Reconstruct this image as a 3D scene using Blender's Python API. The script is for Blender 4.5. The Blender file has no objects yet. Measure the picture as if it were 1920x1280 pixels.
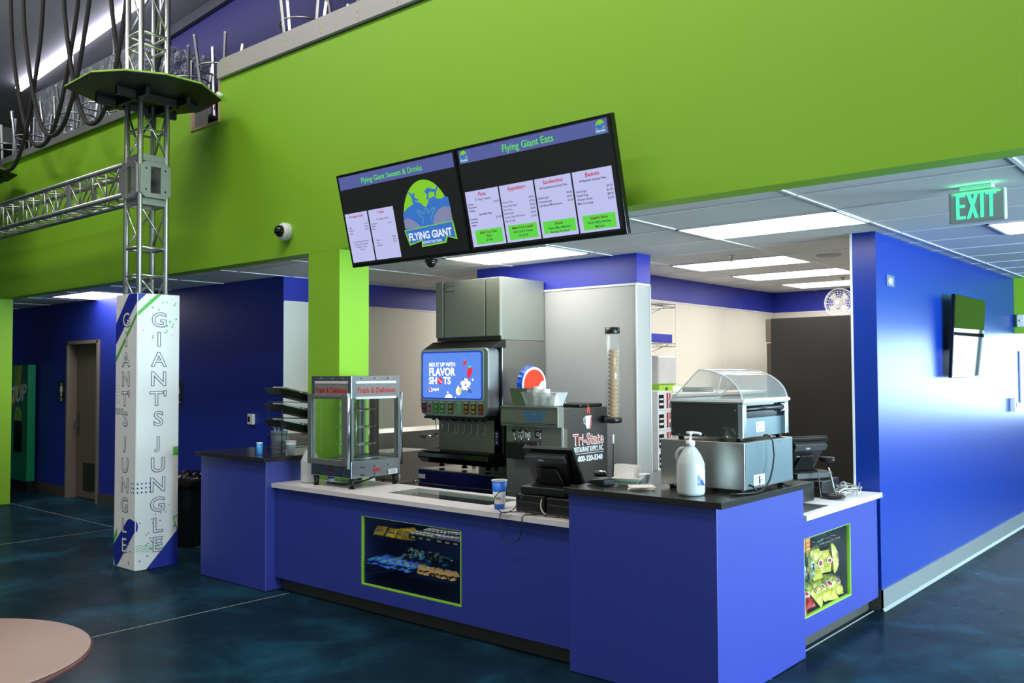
import bpy, bmesh, math, random
from mathutils import Matrix, Vector
random.seed(7)
SC = bpy.context.scene
COL = SC.collection
PI = math.pi
# ---------------------------------------------------------------- camera
cam = bpy.data.objects.new('camera', bpy.data.cameras.new('camera'))
COL.objects.link(cam)
YAW, PITCH, ROLL, FPX = 0.709557, 0.0350957, -0.00421554, 1680.9
fw = Vector((-math.sin(YAW)*math.cos(PITCH), math.cos(YAW)*math.cos(PITCH), math.sin(PITCH)))
r0 = Vector((math.cos(YAW), math.sin(YAW), 0)); u0 = r0.cross(fw)
rr = r0*math.cos(ROLL)+u0*math.sin(ROLL); uu = -r0*math.sin(ROLL)+u0*math.cos(ROLL)
M = Matrix((( rr.x, uu.x, -fw.x, 0), (rr.y, uu.y, -fw.y, 0), (rr.z, uu.z, -fw.z, 1.79), (0,0,0,1)))
cam.matrix_world = M
cam.data.sensor_width = 36; cam.data.sensor_fit = 'HORIZONTAL'
cam.data.lens = FPX*36/1920; cam.data.clip_start = 0.05; cam.data.clip_end = 200
SC.camera = cam
# ---------------------------------------------------------------- view and world
SC.view_settings.view_transform = 'Standard'; SC.view_settings.look = 'None'
SC.view_settings.exposure = 0.0; SC.view_settings.gamma = 1.0
SC.view_settings.use_curve_mapping = False
W = bpy.data.worlds.new('hall_air'); SC.world = W; W.use_nodes = True
W.node_tree.nodes['Background'].inputs[0].default_value = (0.80, 0.88, 1.0, 1)
W.node_tree.nodes['Background'].inputs[1].default_value = 0.12
SC.cycles.max_bounces = 7; SC.cycles.transparent_max_bounces = 16
SC.cycles.sample_clamp_indirect = 6
# ---------------------------------------------------------------- large lights
def area(name, loc, target, sx, sy, power, color, spread=PI):
    l = bpy.data.lights.new(name, 'AREA'); l.shape = 'RECTANGLE'; l.size = sx; l.size_y = sy
    l.energy = power; l.color = color; l.spread = spread
    o = bpy.data.objects.new(name, l); COL.objects.link(o); o.location = loc
    o.rotation_euler = (Vector(target)-Vector(loc)).to_track_quat('-Z', 'Y').to_euler()
    return o
# daylight through the glazing at the far end and on the right-hand side of the hall
area('daylight_end', (1.6, 16.6, 2.1), (1.6, 0, 2.1), 7.4, 2.0, 620, (0.60, 0.84, 1.0))
area('daylight_side', (6.6, 6.0, 1.75), (-2, 5.6, 1.0), 6.5, 2.4, 2800, (0.62, 0.86, 1.0))
# hall lamps high under the roof, then two added fill lights
area('hall_lamp', (-3.2, 1.4, 8.4), (-3.6, 5.2, 3.0), 5.0, 0.8, 300, (1.0, 0.97, 0.92))
area('hall_lamp', (-10.5, 1.4, 8.4), (-9.8, 4.4, 3.0), 5.0, 0.8, 190, (0.97, 0.97, 1.0))
area('hall_lamp', (-5.0, -1.6, 8.4), (-5.0, -3.0, 2.0), 7.0, 0.8, 240, (1.0, 0.97, 0.92))  # added fill: lights the rear wall so steel fronts reflect something bright
area('added_roof_fill', (-17, 2.0, 6.4), (-17, 3.0, 9.0), 5.0, 0.6, 330, (0.95, 0.97, 1.0))  # added fill aimed upward to brighten the roof, not a fixture of the hall

# ---------------------------------------------------------------- materials
def lin(c):
    c = c/255.0
    return c/12.92 if c <= 0.04045 else ((c+0.055)/1.055)**2.4
MATS = {}
def mat(name, rgb, rough=0.5, metal=0.0, spec=0.5, var=0.06, scale=6.0, bump=0.0, bscale=40, coat=0, alpha=None, trans=0, aniso=None, sss=0):
    if name in MATS: return MATS[name]
    m = bpy.data.materials.new(name); m.use_nodes = True; MATS[name] = m
    nt = m.node_tree; b = nt.nodes['Principled BSDF']
    col = tuple(lin(c) for c in rgb)
    tc = nt.nodes.new('ShaderNodeTexCoord'); n = nt.nodes.new('ShaderNodeTexNoise')
    n.inputs['Scale'].default_value = scale; n.inputs['Detail'].default_value = 3
    src = tc.outputs['Object']
    if aniso:
        mp = nt.nodes.new('ShaderNodeMapping'); mp.inputs['Scale'].default_value = aniso
        nt.links.new(src, mp.inputs['Vector']); src = mp.outputs['Vector']
    nt.links.new(src, n.inputs['Vector'])
    mx = nt.nodes.new('ShaderNodeMix'); mx.data_type = 'RGBA'
    mx.inputs['A'].default_value = tuple(c*(1-var) for c in col)+(1,)
    mx.inputs['B'].default_value = tuple(min(1, c*(1+var)) for c in col)+(1,)
    nt.links.new(n.outputs['Fac'], mx.inputs['Factor']); nt.links.new(mx.outputs['Result'], b.inputs['Base Color'])
    b.inputs['Roughness'].default_value = rough; b.inputs['Metallic'].default_value = metal
    b.inputs['Specular IOR Level'].default_value = spec; b.inputs['Coat Weight'].default_value = coat
    b.inputs['Coat Roughness'].default_value = 0.08
    if alpha is not None: b.inputs['Alpha'].default_value = alpha
    if trans: b.inputs['Transmission Weight'].default_value = trans
    if bump:
        n2 = nt.nodes.new('ShaderNodeTexNoise'); n2.inputs['Scale'].default_value = bscale; n2.inputs['Detail'].default_value = 4
        nt.links.new(src, n2.inputs['Vector'])
        bp = nt.nodes.new('ShaderNodeBump'); bp.inputs['Strength'].default_value = bump; bp.inputs['Distance'].default_value = 0.01
        nt.links.new(n2.outputs['Fac'], bp.inputs['Height']); nt.links.new(bp.outputs['Normal'], b.inputs['Normal'])
    return m
def emat(name, rgb, s):
    if name in MATS: return MATS[name]
    m = bpy.data.materials.new(name); m.use_nodes = True; MATS[name] = m
    nt = m.node_tree; b = nt.nodes['Principled BSDF']
    b.inputs['Base Color'].default_value = (0.02, 0.02, 0.02, 1); b.inputs['Roughness'].default_value = 0.25
    b.inputs['Emission Color'].default_value = tuple(lin(c) for c in rgb)+(1,); b.inputs['Emission Strength'].default_value = s
    return m
def glass(name, tint=(0.95, 0.98, 0.97), refl=0.10, rough=0.02, haze=0.0):
    if name in MATS: return MATS[name]
    m = bpy.data.materials.new(name); m.use_nodes = True; MATS[name] = m
    nt = m.node_tree; nt.nodes.remove(nt.nodes['Principled BSDF']); out = nt.nodes['Material Output']
    t = nt.nodes.new('ShaderNodeBsdfTransparent'); t.inputs[0].default_value = tint+(1,)
    g = nt.nodes.new('ShaderNodeBsdfGlossy'); g.inputs['Roughness'].default_value = rough
    f = nt.nodes.new('ShaderNodeLayerWeight'); f.inputs['Blend'].default_value = 0.5
    pw = nt.nodes.new('ShaderNodeMath'); pw.operation = 'POWER'; pw.inputs[1].default_value = 5
    nt.links.new(f.outputs['Facing'], pw.inputs[0])
    a = nt.nodes.new('ShaderNodeMath'); a.operation = 'MULTIPLY_ADD'; a.inputs[1].default_value = 0.45; a.inputs[2].default_value = refl*0.4; a.use_clamp = True
    nt.links.new(pw.outputs[0], a.inputs[0])
    mx = nt.nodes.new('ShaderNodeMixShader'); nt.links.new(a.outputs[0], mx.inputs[0])
    nt.links.new(t.outputs[0], mx.inputs[1]); nt.links.new(g.outputs[0], mx.inputs[2])
    last = mx.outputs[0]
    if haze:
        d = nt.nodes.new('ShaderNodeBsdfDiffuse'); d.inputs[0].default_value = (0.8, 0.82, 0.82, 1)
        mh = nt.nodes.new('ShaderNodeMixShader'); mh.inputs[0].default_value = haze
        nt.links.new(last, mh.inputs[1]); nt.links.new(d.outputs[0], mh.inputs[2]); last = mh.outputs[0]
    nt.links.new(last, out.inputs[0])
    return m

GREEN = mat('green_paint', (134, 186, 30), 0.6, bump=0.02, bscale=120, var=0.03, scale=1.5)
BLUE = mat('blue_paint', (38, 50, 168), 0.42, bump=0.02, bscale=140, var=0.03, scale=2, spec=0.55)
WBLUE = mat('blue_satin_wall_paint', (12, 50, 146), 0.30, bump=0.03, bscale=90, var=0.03, scale=2, spec=0.42)
NAVY = mat('navy_wall_paint', (26, 44, 150), 0.5, bump=0.02, bscale=120, var=0.04, scale=2)
COUNTER = mat('blue_laminate', (46, 57, 150), 0.38, bump=0.012, bscale=200, var=0.05, scale=3, spec=1.0)
FRP = mat('white_wall_panel', (226, 222, 210), 0.4, bump=0.015, bscale=300, var=0.02)
FRPG = mat('pale_grey_wall_panel', (182, 181, 178), 0.4, bump=0.015, bscale=300, var=0.02)
WHITE = mat('white_plastic', (232, 232, 230), 0.35, var=0.02)
CTOP = mat('white_solid_surface', (222, 214, 212), 0.28, var=0.03, scale=60)
BTOP = mat('black_stone_top', (42, 40, 38), 0.20, var=0.12, scale=80)
BLACK = mat('black_plastic', (22, 22, 23), 0.35, var=0.1)
BLKG = mat('glossy_black', (14, 14, 15), 0.12, var=0.05)
DGREY = mat('dark_grey_plastic', (58, 58, 60), 0.4, var=0.06)
GREY = mat('grey_plastic', (128, 128, 130), 0.4, var=0.05)
STEEL = mat('brushed_steel', (178, 176, 170), 0.30, 1.0, var=0.10, scale=8, aniso=(1, 1, 60))
STEELD = mat('dull_steel', (136, 138, 138), 0.38, 1.0, var=0.12, scale=8, aniso=(60, 60, 1))
CHROME = mat('chrome', (205, 205, 205), 0.12, 1.0, var=0.03)
ALU = mat('aluminium_tube', (205, 204, 200), 0.34, 1.0, var=0.12, scale=25)
ALUG = mat('grey_aluminium_plate', (170, 170, 166), 0.45, 0.7, var=0.12, scale=12)
RUBBER = mat('grey_cove_base', (118, 122, 124), 0.45, var=0.04)
RUBBERD = mat('dark_cove_base', (70, 66, 60), 0.5, var=0.05)
TILE = mat('ceiling_tile', (214, 213, 210), 0.85, bump=0.25, bscale=260, var=0.05, scale=220)
TBAR = mat('ceiling_tbar', (232, 232, 234), 0.4, var=0.02)
GLASS = glass('clear_glass')
LIT = emat('lit_troffer_lens', (255, 252, 246), 11.5)
WOOD = mat('pale_wood', (176, 150, 120), 0.5, var=0.15, scale=10, aniso=(1, 1, 12))
REDP = mat('red_print', (176, 24, 34), 0.4, var=0.05)
PLAINW = mat('white_print', (236, 236, 236), 0.5, var=0.01)

# ---------------------------------------------------------------- mesh builder
class MB:
    def __init__(s, T=None): s.v = []; s.f = []; s.mi = []; s.sm = []; s.mats = []; s.T = T or Matrix()
    def _m(s, m):
        if m not in s.mats: s.mats.append(m)
        return s.mats.index(m)
    def add(s, vs, fs, m, smooth=False):
        o = len(s.v); s.v += [tuple(s.T @ Vector(p)) for p in vs]; k = s._m(m)
        for f in fs: s.f.append([i+o for i in f]); s.mi.append(k); s.sm.append(smooth)
        return s
    def box(s, x0, x1, y0, y1, z0, z1, m):
        v = [(x, y, z) for x in (x0, x1) for y in (y0, y1) for z in (z0, z1)]
        return s.add(v, [(0,1,3,2), (4,6,7,5), (0,4,5,1), (2,3,7,6), (0,2,6,4), (1,5,7,3)], m)
    def quad(s, pts, m): return s.add(pts, [tuple(range(len(pts)))], m)
    def prism(s, pts, n, m):                      # pts: planar 3d polygon, n: extrusion vector
        n = Vector(n); k = len(pts); a = [Vector(p) for p in pts]; b = [p+n for p in a]
        fs = [tuple(range(k))[::-1], tuple(range(k, 2*k))]+[(i, (i+1) % k, (i+1) % k+k, i+k) for i in range(k)]
        return s.add(a+b, fs, m)
    def tube(s, pts, r, m, seg=8, closed=False, r2=None, square=False, caps=True):
        P = [Vector(p) for p in pts]; n = len(P); vs = []; fs = []
        if square: seg = 4
        ref = None
        for i, p in enumerate(P):
            if closed: t = P[(i+1) % n]-P[i-1]
            else: t = P[min(i+1, n-1)]-P[max(i-1, 0)]
            t.normalize()
            if ref is None:
                ref = Vector((0, 0, 1)) if abs(t.z) < 0.9 else Vector((0, 1, 0))
            a = ref-t*ref.dot(t)
            if a.length < 1e-4: a = Vector((1, 0, 0))-t*t.x
            a.normalize(); ref = a; b = t.cross(a)
            rad = r if r2 is None else r+(r2-r)*i/(n-1)
            for k in range(seg):
                th = 2*PI*k/seg+(PI/4 if square else 0)
                vs.append(p+(a*math.cos(th)+b*math.sin(th))*rad)
        rng = n if closed else n-1
        for i in range(rng):
            j = (i+1) % n
            for k in range(seg):
                l = (k+1) % seg
                fs.append((i*seg+k, i*seg+l, j*seg+l, j*seg+k))
        s.add(vs, fs, m, not square)
        if not closed and caps:
            s.add(vs[:seg], [tuple(range(seg))[::-1]], m); s.add(vs[-seg:], [tuple(range(seg))], m)
        return s
    def lathe(s, prof, m, c=(0, 0, 0), seg=24, axis='z', smooth=True):   # prof: (r, h)
        vs = []; fs = []
        for r, h in prof:
            for k in range(seg):
                th = 2*PI*k/seg; x, y = r*math.cos(th), r*math.sin(th)
                p = {'z': (x, y, h), 'x': (h, x, y), 'y': (x, -h, y)}[axis]
                vs.append((p[0]+c[0], p[1]+c[1], p[2]+c[2]))
        for i in range(len(prof)-1):
            for k in range(seg):
                l = (k+1) % seg; fs.append((i*seg+k, i*seg+l, (i+1)*seg+l, (i+1)*seg+k))
        s.add(vs, fs, m, smooth)
        for i, rev in ((0, True), (len(prof)-1, False)):
            if prof[i][0] > 1e-5:
                q = vs[i*seg:(i+1)*seg]; s.add(q, [tuple(range(seg))[::-1] if rev else tuple(range(seg))], m)
        return s
    def cyl(s, c, r, h, m, axis='z', seg=20): return s.lathe([(r, 0), (r, h)], m, c, seg, axis)
    def ball(s, c, r, m, sq=(1, 1, 1), seg=14, rings=8, z0=-1.0, z1=1.0):
        pr = []
        a0, a1 = math.asin(z0), math.asin(z1)
        vs = []; fs = []
        for i in range(rings+1):
            a = a0+(a1-a0)*i/rings
            for k in range(seg):
                th = 2*PI*k/seg
                vs.append((c[0]+r*sq[0]*math.cos(a)*math.cos(th), c[1]+r*sq[1]*math.cos(a)*math.sin(th), c[2]+r*sq[2]*math.sin(a)))
        for i in range(rings):
            for k in range(seg):
                l = (k+1) % seg; fs.append((i*seg+k, i*seg+l, (i+1)*seg+l, (i+1)*seg+k))
        return s.add(vs, fs, m, True)
    def poly2(s, pts, m, c=0.0, th=0.0008):        # flat shape in a frame's u,v plane, a hair thick, at height c
        return s.prism([(p[0], p[1], c) for p in pts], (0, 0, th), m)
    def rect(s, u0, u1, v0, v1, m, c=0.0, th=0.0008): return s.box(u0, u1, v0, v1, c, c+th, m)
    def disc(s, u, v, r, m, c=0.0, rv=None, seg=14, th=0.0006):
        rv = rv or r
        return s.poly2([(u+r*math.cos(2*PI*k/seg), v+rv*math.sin(2*PI*k/seg)) for k in range(seg)], m, c, th)
    def text(s, body, u, v, size, m, c=0.0, align='LEFT', bold=0.0, sx=1.0, shear=0.0, outline=0.0, th=0.0006, space=1.0, rot=0, maxw=None):
        cu = bpy.data.curves.new('lettering', 'FONT'); cu.body = body; cu.size = size; cu.align_x = align
        cu.shear = shear; cu.space_character = space; cu.resolution_u = 3
        if outline: cu.fill_mode = 'NONE'; cu.bevel_depth = outline; cu.bevel_resolution = 0; cu.offset = bold*size
        else: cu.offset = bold*size; cu.extrude = th/2
        ob = bpy.data.objects.new('lettering', cu); COL.objects.link(ob)
        bpy.context.view_layer.update()
        me = bpy.data.meshes.new_from_object(ob.evaluated_get(bpy.context.evaluated_depsgraph_get()))
        vs = [v_.co.copy() for v_ in me.vertices]; fs = [tuple(p.vertices) for p in me.polygons]
        bpy.data.objects.remove(ob); bpy.data.curves.remove(cu); bpy.data.meshes.remove(me)
        if vs and maxw:
            w = max(p.x for p in vs)-min(p.x for p in vs)
            if w*sx > maxw: sx = maxw/w
        cr, sr = math.cos(rot), math.sin(rot)
        s.add([(u+p.x*sx*cr-p.y*sr, v+p.x*sx*sr+p.y*cr, c+p.z*(1 if not outline else 0.3)+th/2) for p in vs], fs, m)
        return s
    def build(s, name, parent=None, bevel=0.0, bseg=2, loc=None, kind=None, solid=0, subd=0):
        me = bpy.data.meshes.new(name); me.from_pydata(s.v, [], s.f)
        for m in s.mats: me.materials.append(m)
        me.polygons.foreach_set('material_index', s.mi); me.polygons.foreach_set('use_smooth', s.sm)
        bm = bmesh.new(); bm.from_mesh(me)
        if bevel or any(s.sm): bmesh.ops.remove_doubles(bm, verts=bm.verts, dist=1e-5)
        bmesh.ops.recalc_face_normals(bm, faces=bm.faces); bm.to_mesh(me); bm.free()
        me.update()
        o = bpy.data.objects.new(name, me); COL.objects.link(o)
        if parent is not None: o.parent = parent
        if loc: o.location = loc
        if kind: o['kind'] = kind
        if solid:
            md = o.modifiers.new('thickness', 'SOLIDIFY'); md.thickness = solid
        if subd:
            md = o.modifiers.new('smooth', 'SUBSURF'); md.levels = subd; md.render_levels = subd
        if bevel:
            md = o.modifiers.new('edge', 'BEVEL'); md.width = bevel; md.segments = bseg; md.limit_method = 'ANGLE'; md.angle_limit = 0.7
            md.harden_normals = False
        return o
def FR(x, y, z): return Matrix(((1, 0, 0, x), (0, 0, -1, y), (0, 1, 0, z), (0, 0, 0, 1)))      # face looking to -Y: u=+X, v=+Z
def SD(x, y, z): return Matrix(((0, 0, 1, x), (1, 0, 0, y), (0, 1, 0, z), (0, 0, 0, 1)))       # face looking to +X: u=+Y, v=+Z
def tag(o, label, cat, group=None, kind=None):
    if label: o['label'] = label
    if cat: o['category'] = cat
    if group: o['group'] = group
    if kind: o['kind'] = kind
    return o
def thing(name, label, cat, loc=(0, 0, 0), rz=0.0, group=None):
    o = bpy.data.objects.new(name, None); COL.objects.link(o); o.empty_display_size = 0.1
    o.location = loc; o.rotation_euler = (0, 0, rz)
    return tag(o, label, cat, group)
def dup(root, loc, rot=(0, 0, 0), label=None, group=None, scale=None):
    r = root.copy(); COL.objects.link(r); r.location = loc; r.rotation_euler = rot
    if scale: r.scale = scale
    if label: r['label'] = label
    if group: r['group'] = group
    for ch in list(root.children):
        c = ch.copy(); COL.objects.link(c); c.parent = r
        for g in list(ch.children):
            d = g.copy(); COL.objects.link(d); d.parent = c
    return r
def struct(mb, name, bevel=0): return mb.build(name, bevel=bevel, kind='structure')
# ================================================================ THE SETTING
CE = 2.855            # suspended ceiling
YG = 4.80             # face of the green wall
# floor: mottled stained concrete
fm = mat('stained_concrete', (22, 52, 66), 0.26, var=0.0, spec=0.12)
nt = fm.node_tree; b = nt.nodes['Principled BSDF']
tc = nt.nodes['Texture Coordinate']
n1 = nt.nodes.new('ShaderNodeTexNoise'); n1.inputs['Scale'].default_value = 1.3; n1.inputs['Detail'].default_value = 7; n1.inputs['Roughness'].default_value = 0.62; n1.inputs['Distortion'].default_value = 0.6
cr = nt.nodes.new('ShaderNodeValToRGB'); e = cr.color_ramp.elements
e[0].position = 0.30; e[0].color = (lin(13), lin(27), lin(36), 1); e[1].position = 0.72; e[1].color = (lin(28), lin(70), lin(88), 1)
e2 = cr.color_ramp.elements.new(0.5); e2.color = (lin(18), lin(41), lin(54), 1)
nt.links.new(tc.outputs['Object'], n1.inputs['Vector']); nt.links.new(n1.outputs['Fac'], cr.inputs['Fac']); nt.links.new(cr.outputs['Color'], b.inputs['Base Color'])
n2 = nt.nodes.new('ShaderNodeTexNoise'); n2.inputs['Scale'].default_value = 3.0; n2.inputs['Detail'].default_value = 5
mr = nt.nodes.new('ShaderNodeMapRange'); mr.inputs['To Min'].default_value = 0.16; mr.inputs['To Max'].default_value = 0.34
nt.links.new(tc.outputs['Object'], n2.inputs['Vector']); nt.links.new(n2.outputs['Fac'], mr.inputs['Value'])
fd = nt.nodes.new('ShaderNodeBsdfDiffuse'); fg = nt.nodes.new('ShaderNodeBsdfGlossy'); lw = nt.nodes.new('ShaderNodeLayerWeight'); lw.inputs['Blend'].default_value = 0.5
pw = nt.nodes.new('ShaderNodeMath'); pw.operation = 'POWER'; pw.inputs[1].default_value = 4; ma = nt.nodes.new('ShaderNodeMath'); ma.operation = 'MULTIPLY_ADD'; ma.inputs[1].default_value = 0.16; ma.inputs[2].default_value = 0.02
fx = nt.nodes.new('ShaderNodeMixShader')
nt.links.new(lw.outputs['Facing'], pw.inputs[0]); nt.links.new(pw.outputs[0], ma.inputs[0]); nt.links.new(ma.outputs[0], fx.inputs[0])
nt.links.new(cr.outputs['Color'], fd.inputs['Color']); nt.links.new(mr.outputs['Result'], fg.inputs['Roughness'])
nt.links.new(fd.outputs[0], fx.inputs[1]); nt.links.new(fg.outputs[0], fx.inputs[2]); nt.links.new(fx.outputs[0], nt.nodes['Material Output'].inputs[0])
struct(MB().box(-30, 7, -4, 17, -0.1, 0, fm), 'floor')
struct(MB().box(-8.19, -3.5, 6.0, 11.47, 0, 0.004, mat('kitchen_floor_tile', (176, 172, 164), .5, var=.05)), 'floor')  # unseen pale floor added to bounce light onto the kitchen ceiling
JOINT = mat('pale_joint_filler', (150, 150, 140), 0.6)
struct(MB().box(-6.215, -6.207, -1, 4.42, 0, 0.0012, JOINT), 'trim_1')
struct(MB().box(-14.2, -2.3, 4.985, 4.993, 0, 0.0012, JOINT).box(-10.34, -10.333, 2.5, 5.7, 0, 0.0012, JOINT), 'trim_2')

struct(MB().box(-2.374, -2.364, 5.52, 6.90, 0, 0.0012, mat('white_floor_line', (200, 204, 204), .5)), 'trim_8')
# green front wall: upper parapet band with the notch, bulkhead over the opening
g = MB()
pts = [(-14.6, CE-.005), (7, CE-.005), (7, 4.70), (-7.93, 4.70), (-7.93, 4.305), (-8.455, 4.305), (-8.455, 4.72), (-14.6, 4.72)]
g.prism([(x, YG, z) for x, z in pts], (0, 0.17, 0), GREEN)
g.box(-14.6, -13.51, YG, YG+0.171, 0, CE-.005, GREEN)
struct(g, 'wall_front')
# green column standing in the serving counter
struct(MB().box(-6.478, -6.048, YG, 5.122, 0.889, CE-.006, GREEN), 'wall_column')
# grey cap board over the green wall and slim aluminium cap on the left stretch
capm = mat('grey_cap_board', (176, 170, 166), 0.5, var=0.05, scale=3)
stain = mat('yellowed_filler', (196, 180, 120), 0.6)
c = MB(); c.prism([(-7.93, YG-0.035, 4.715), (7, YG-0.035, 4.715), (7, YG-0.035, 4.895), (-7.86, YG-0.035, 4.895), (-7.93, YG-0.035, 4.855)], (0, 0.22, 0), capm)
for k, x in enumerate((-7.77, -7.25, -6.76, -6.27, -5.78, -5.3)):
    for dz in (0.035, 0.085): c.ball((x+random.uniform(-.01, .01), YG-0.036, 4.73+dz), 0.013, stain, sq=(.8, .12, 1.2+random.random()*.6), seg=8, rings=4)
struct(c, 'trim_3')
struct(MB().box(-14.6, -8.455, YG-0.03, YG+0.2, 4.72, 4.745, ALUG).box(-14.6, -8.455, YG-0.05, YG-0.028, 4.70, 4.775, ALUG).box(-14.6, -8.455, YG-0.02, YG+0.16, 4.745, 4.80, ALUG), 'trim_4')
# wooden frame of the notch
struct(MB().box(-8.47, -7.93, YG-.012, YG+.18, 4.285, 4.307, WOOD).box(-8.47, -8.452, YG-.012, YG+.03, 4.307, 4.70, WOOD).box(-8.466, -8.453, YG+.03, YG+.18, 4.307, 4.70, ALUG).box(-7.945, -7.928, YG-.012, YG+.18, 4.307, 4.86, WOOD), 'trim_5')

# suspended ceiling with its grid
struct(MB().box(-16.5, 6.5, YG+0.171, 15.5, CE, CE+0.03, TILE), 'ceiling')
gr = MB()
yy = 5.185
while yy < 15.4:
    gr.box(-16.5, 6.5, yy-0.012, yy+0.012, CE-0.006, CE-0.0005, TBAR); yy += 0.645
xx = -15.4
while xx < 6.4:
    gr.box(xx-0.012, xx+0.012, YG+0.172, 15.4, CE-0.007, CE-0.0005, TBAR); xx += 1.2
struct(gr, 'trim_6')
# upper floor slab, its far blue wall, and the sloping warehouse roof
struct(MB().box(-16.5, 6.5, YG+0.175, 15.5, 3.3, 3.6, DGREY), 'floor')
NAVYD = mat('deep_blue_upper_wall', (24, 30, 96), 0.55, var=0.03)
M0, Z00 = 0.0814, None
yb = 9.0
xl, zl = -16.66, 8.687
def roofz(x): return zl+M0*(x-xl)
struct(MB().prism([(xl, yb, 3.6), (7, yb, 3.6), (7, yb, roofz(7)), (xl, yb, roofz(xl))], (0, 0.15, 0), NAVYD), 'wall_upper')
ROOF = mat('grey_roof_insulation', (120, 124, 124), 0.7, var=0.12, scale=1.5, bump=0.3, bscale=4)
rf = MB(); rf.prism([(-34, -6, roofz(-34)), (7, -6, roofz(7)), (7, -6, roofz(7)+0.1), (-34, -6, roofz(-34)+0.1)], (0, 30, 0), ROOF)
struct(rf, 'ceiling')
rb = MB()
BEAM = mat('dark_steel_beam', (58, 62, 66), 0.5, var=0.1)
for y in (1.5, 5.2, 8.9): rb.prism([(-34, y, roofz(-34)-.02), (7, y, roofz(7)-.02), (7, y, roofz(7)-.22), (-34, y, roofz(-34)-.22)], (0, 0.08, 0), BEAM)
for x in (-24.5, -27.5): rb.box(x, x+.3, -3, 9, roofz(x)-.45, roofz(x)-.02, ALUG)
struct(rb, 'trim_7')
struct(MB().box(-30.2, -30, -6, 17, 0, 8.2, BEAM), 'wall_left')

# far-left blue wall with the restroom door
bw = MB()
for a in ((-18, -13.545, 0, CE), (-13.545, -12.535, 2.285, CE), (-12.535, -8.355, 0, CE)):
    bw.box(a[0], a[1], 5.75, 5.9, a[2], a[3]-.002, NAVY)
struct(bw, 'wall_back_left')
struct(MB().box(-18, -16.5, 5.2, 5.75, 0, CE-.002, NAVY), 'wall_end_left')
cb = MB()
cb.box(-16.4, -13.56, 5.738, 5.75, 0, 0.15, RUBBERD).box(-12.52, -8.2, 5.738, 5.75, 0, 0.15, RUBBERD).box(-8.2, -8.188, 5.738, 7.4, 0, 0.15, RUBBERD)
struct(cb, 'baseboard_left')
DOORM = mat('bronze_door_frame', (118, 108, 96), 0.4, var=0.06)
DLEAF = mat('grey_brown_laminate_door', (104, 92, 78), 0.4, var=0.12, scale=3, aniso=(6, 6, .6))
d = thing('door_1', None, None); d['kind'] = 'structure'
fr = MB().box(-13.55, -13.50, 5.72, 5.93, 0, 2.28, DOORM).box(-12.58, -12.53, 5.72, 5.93, 0, 2.28, DOORM).box(-13.55, -12.53, 5.72, 5.93, 2.23, 2.28, DOORM)
fr.build('door_frame', d, bevel=.003)
lf = MB().box(-13.498, -12.582, 5.86, 5.905, 0.012, 2.228, DLEAF); lf.build('door_leaf', d)
MB().box(-13.25, -12.83, 5.852, 5.862, 0.12, 0.52, mat('door_grille', (60, 66, 58), 0.4, .6)).build('door_grille', d)
MB().box(-13.46, -13.38, 5.853, 5.861, 0.92, 1.22, STEELD).tube([(-13.42, 5.853, 1.0), (-13.42, 5.80, 1.0), (-13.42, 5.80, 1.16), (-13.42, 5.853, 1.16)], .009, STEELD).build('door_handle', d)
struct(MB().box(-18, -8.3, 9.5, 9.6, 0, CE, NAVY), 'wall_back')

# kitchen side walls: white panels below, a blue band above
def banded(mb, x0, x1, y0, y1, ztop=CE-.002, zb=2.585, low=FRP):
    mb.box(x0, x1, y0, y1, zb, ztop, BLUE); mb.box(x0, x1, y0, y1, 0, zb, low)
k = MB(); banded(k, -8.35, -8.2, 5.751, 11.6); k.box(-8.353, -8.201, 5.747, 5.751, 0, CE-.002, NAVY)
k.box(-8.2, -8.19, 5.75, 11.5, 2.57, 2.585, WHITE)
k.v and struct(k, 'wall_kitchen_left')
p = MB(); p.box(-6.27, -4.335, 6.755, 6.98, 2.585, CE-.002, BLUE).box(-6.265, -4.34, 6.76, 6.98, 0, 2.585, FRPG)
for x in (-5.56, -4.345): p.box(x-.006, x+.006, 6.752, 6.76, 0, 2.585, WHITE)
p.box(-6.265, -4.335, 6.75, 6.76, 2.57, 2.588, WHITE).box(-4.345, -4.333, 6.752, 6.985, 2.57, 2.588, WHITE).box(-4.34, -4.333, 6.972, 6.985, 0, 2.585, WHITE)
struct(p, 'wall_partition')
q = MB(); banded(q, -5.35, -5.2, 6.98, 11.6); q.box(-5.2, -5.19, 6.98, 11.48, 2.57, 2.585, WHITE)
for y in (8.9, 10.1): q.box(-5.2, -5.194, y-.008, y+.008, 0, 2.57, WHITE)
struct(q, 'wall_kitchen_middle')
q = MB(); banded(q, -5.2, -2.5, 11.48, 11.6); q.box(-5.2, -2.5, 11.47, 11.48, 2.57, 2.585, WHITE)
struct(q, 'wall_kitchen_back')
# right blue wall: satin paint, end face to the counter
r = MB(); r.box(-2.496, -2.32, 6.94, 16, 0, CE-.002, WBLUE)
r.box(-2.51, -2.496, 6.945, 11.48, 0, CE-.003, FRP).box(-2.512, -2.497, 6.932, 6.946, 0.9, CE-.003, WHITE)
struct(r, 'wall_right')
bb = MB().box(-2.32, -2.308, 6.928, 16, 0, 0.155, RUBBER).box(-2.496, -2.308, 6.928, 6.94, 0, 0.155, RUBBERD).prism([(-2.308, 6.92, 0), (-2.29, 6.92, 0), (-2.308, 6.92, .02)], (0, 9, 0), RUBBER)
struct(bb, 'baseboard_right')
struct(MB().box(-2.319, 6.5, 11.55, 11.7, 2.22, CE-.002, GREEN), 'wall_bulkhead')
struct(MB().box(-30, 7, -4.2, -4, 0, 8.2, mat('hall_rear_paint', (168, 170, 166), .6)), 'wall_rear')
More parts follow.
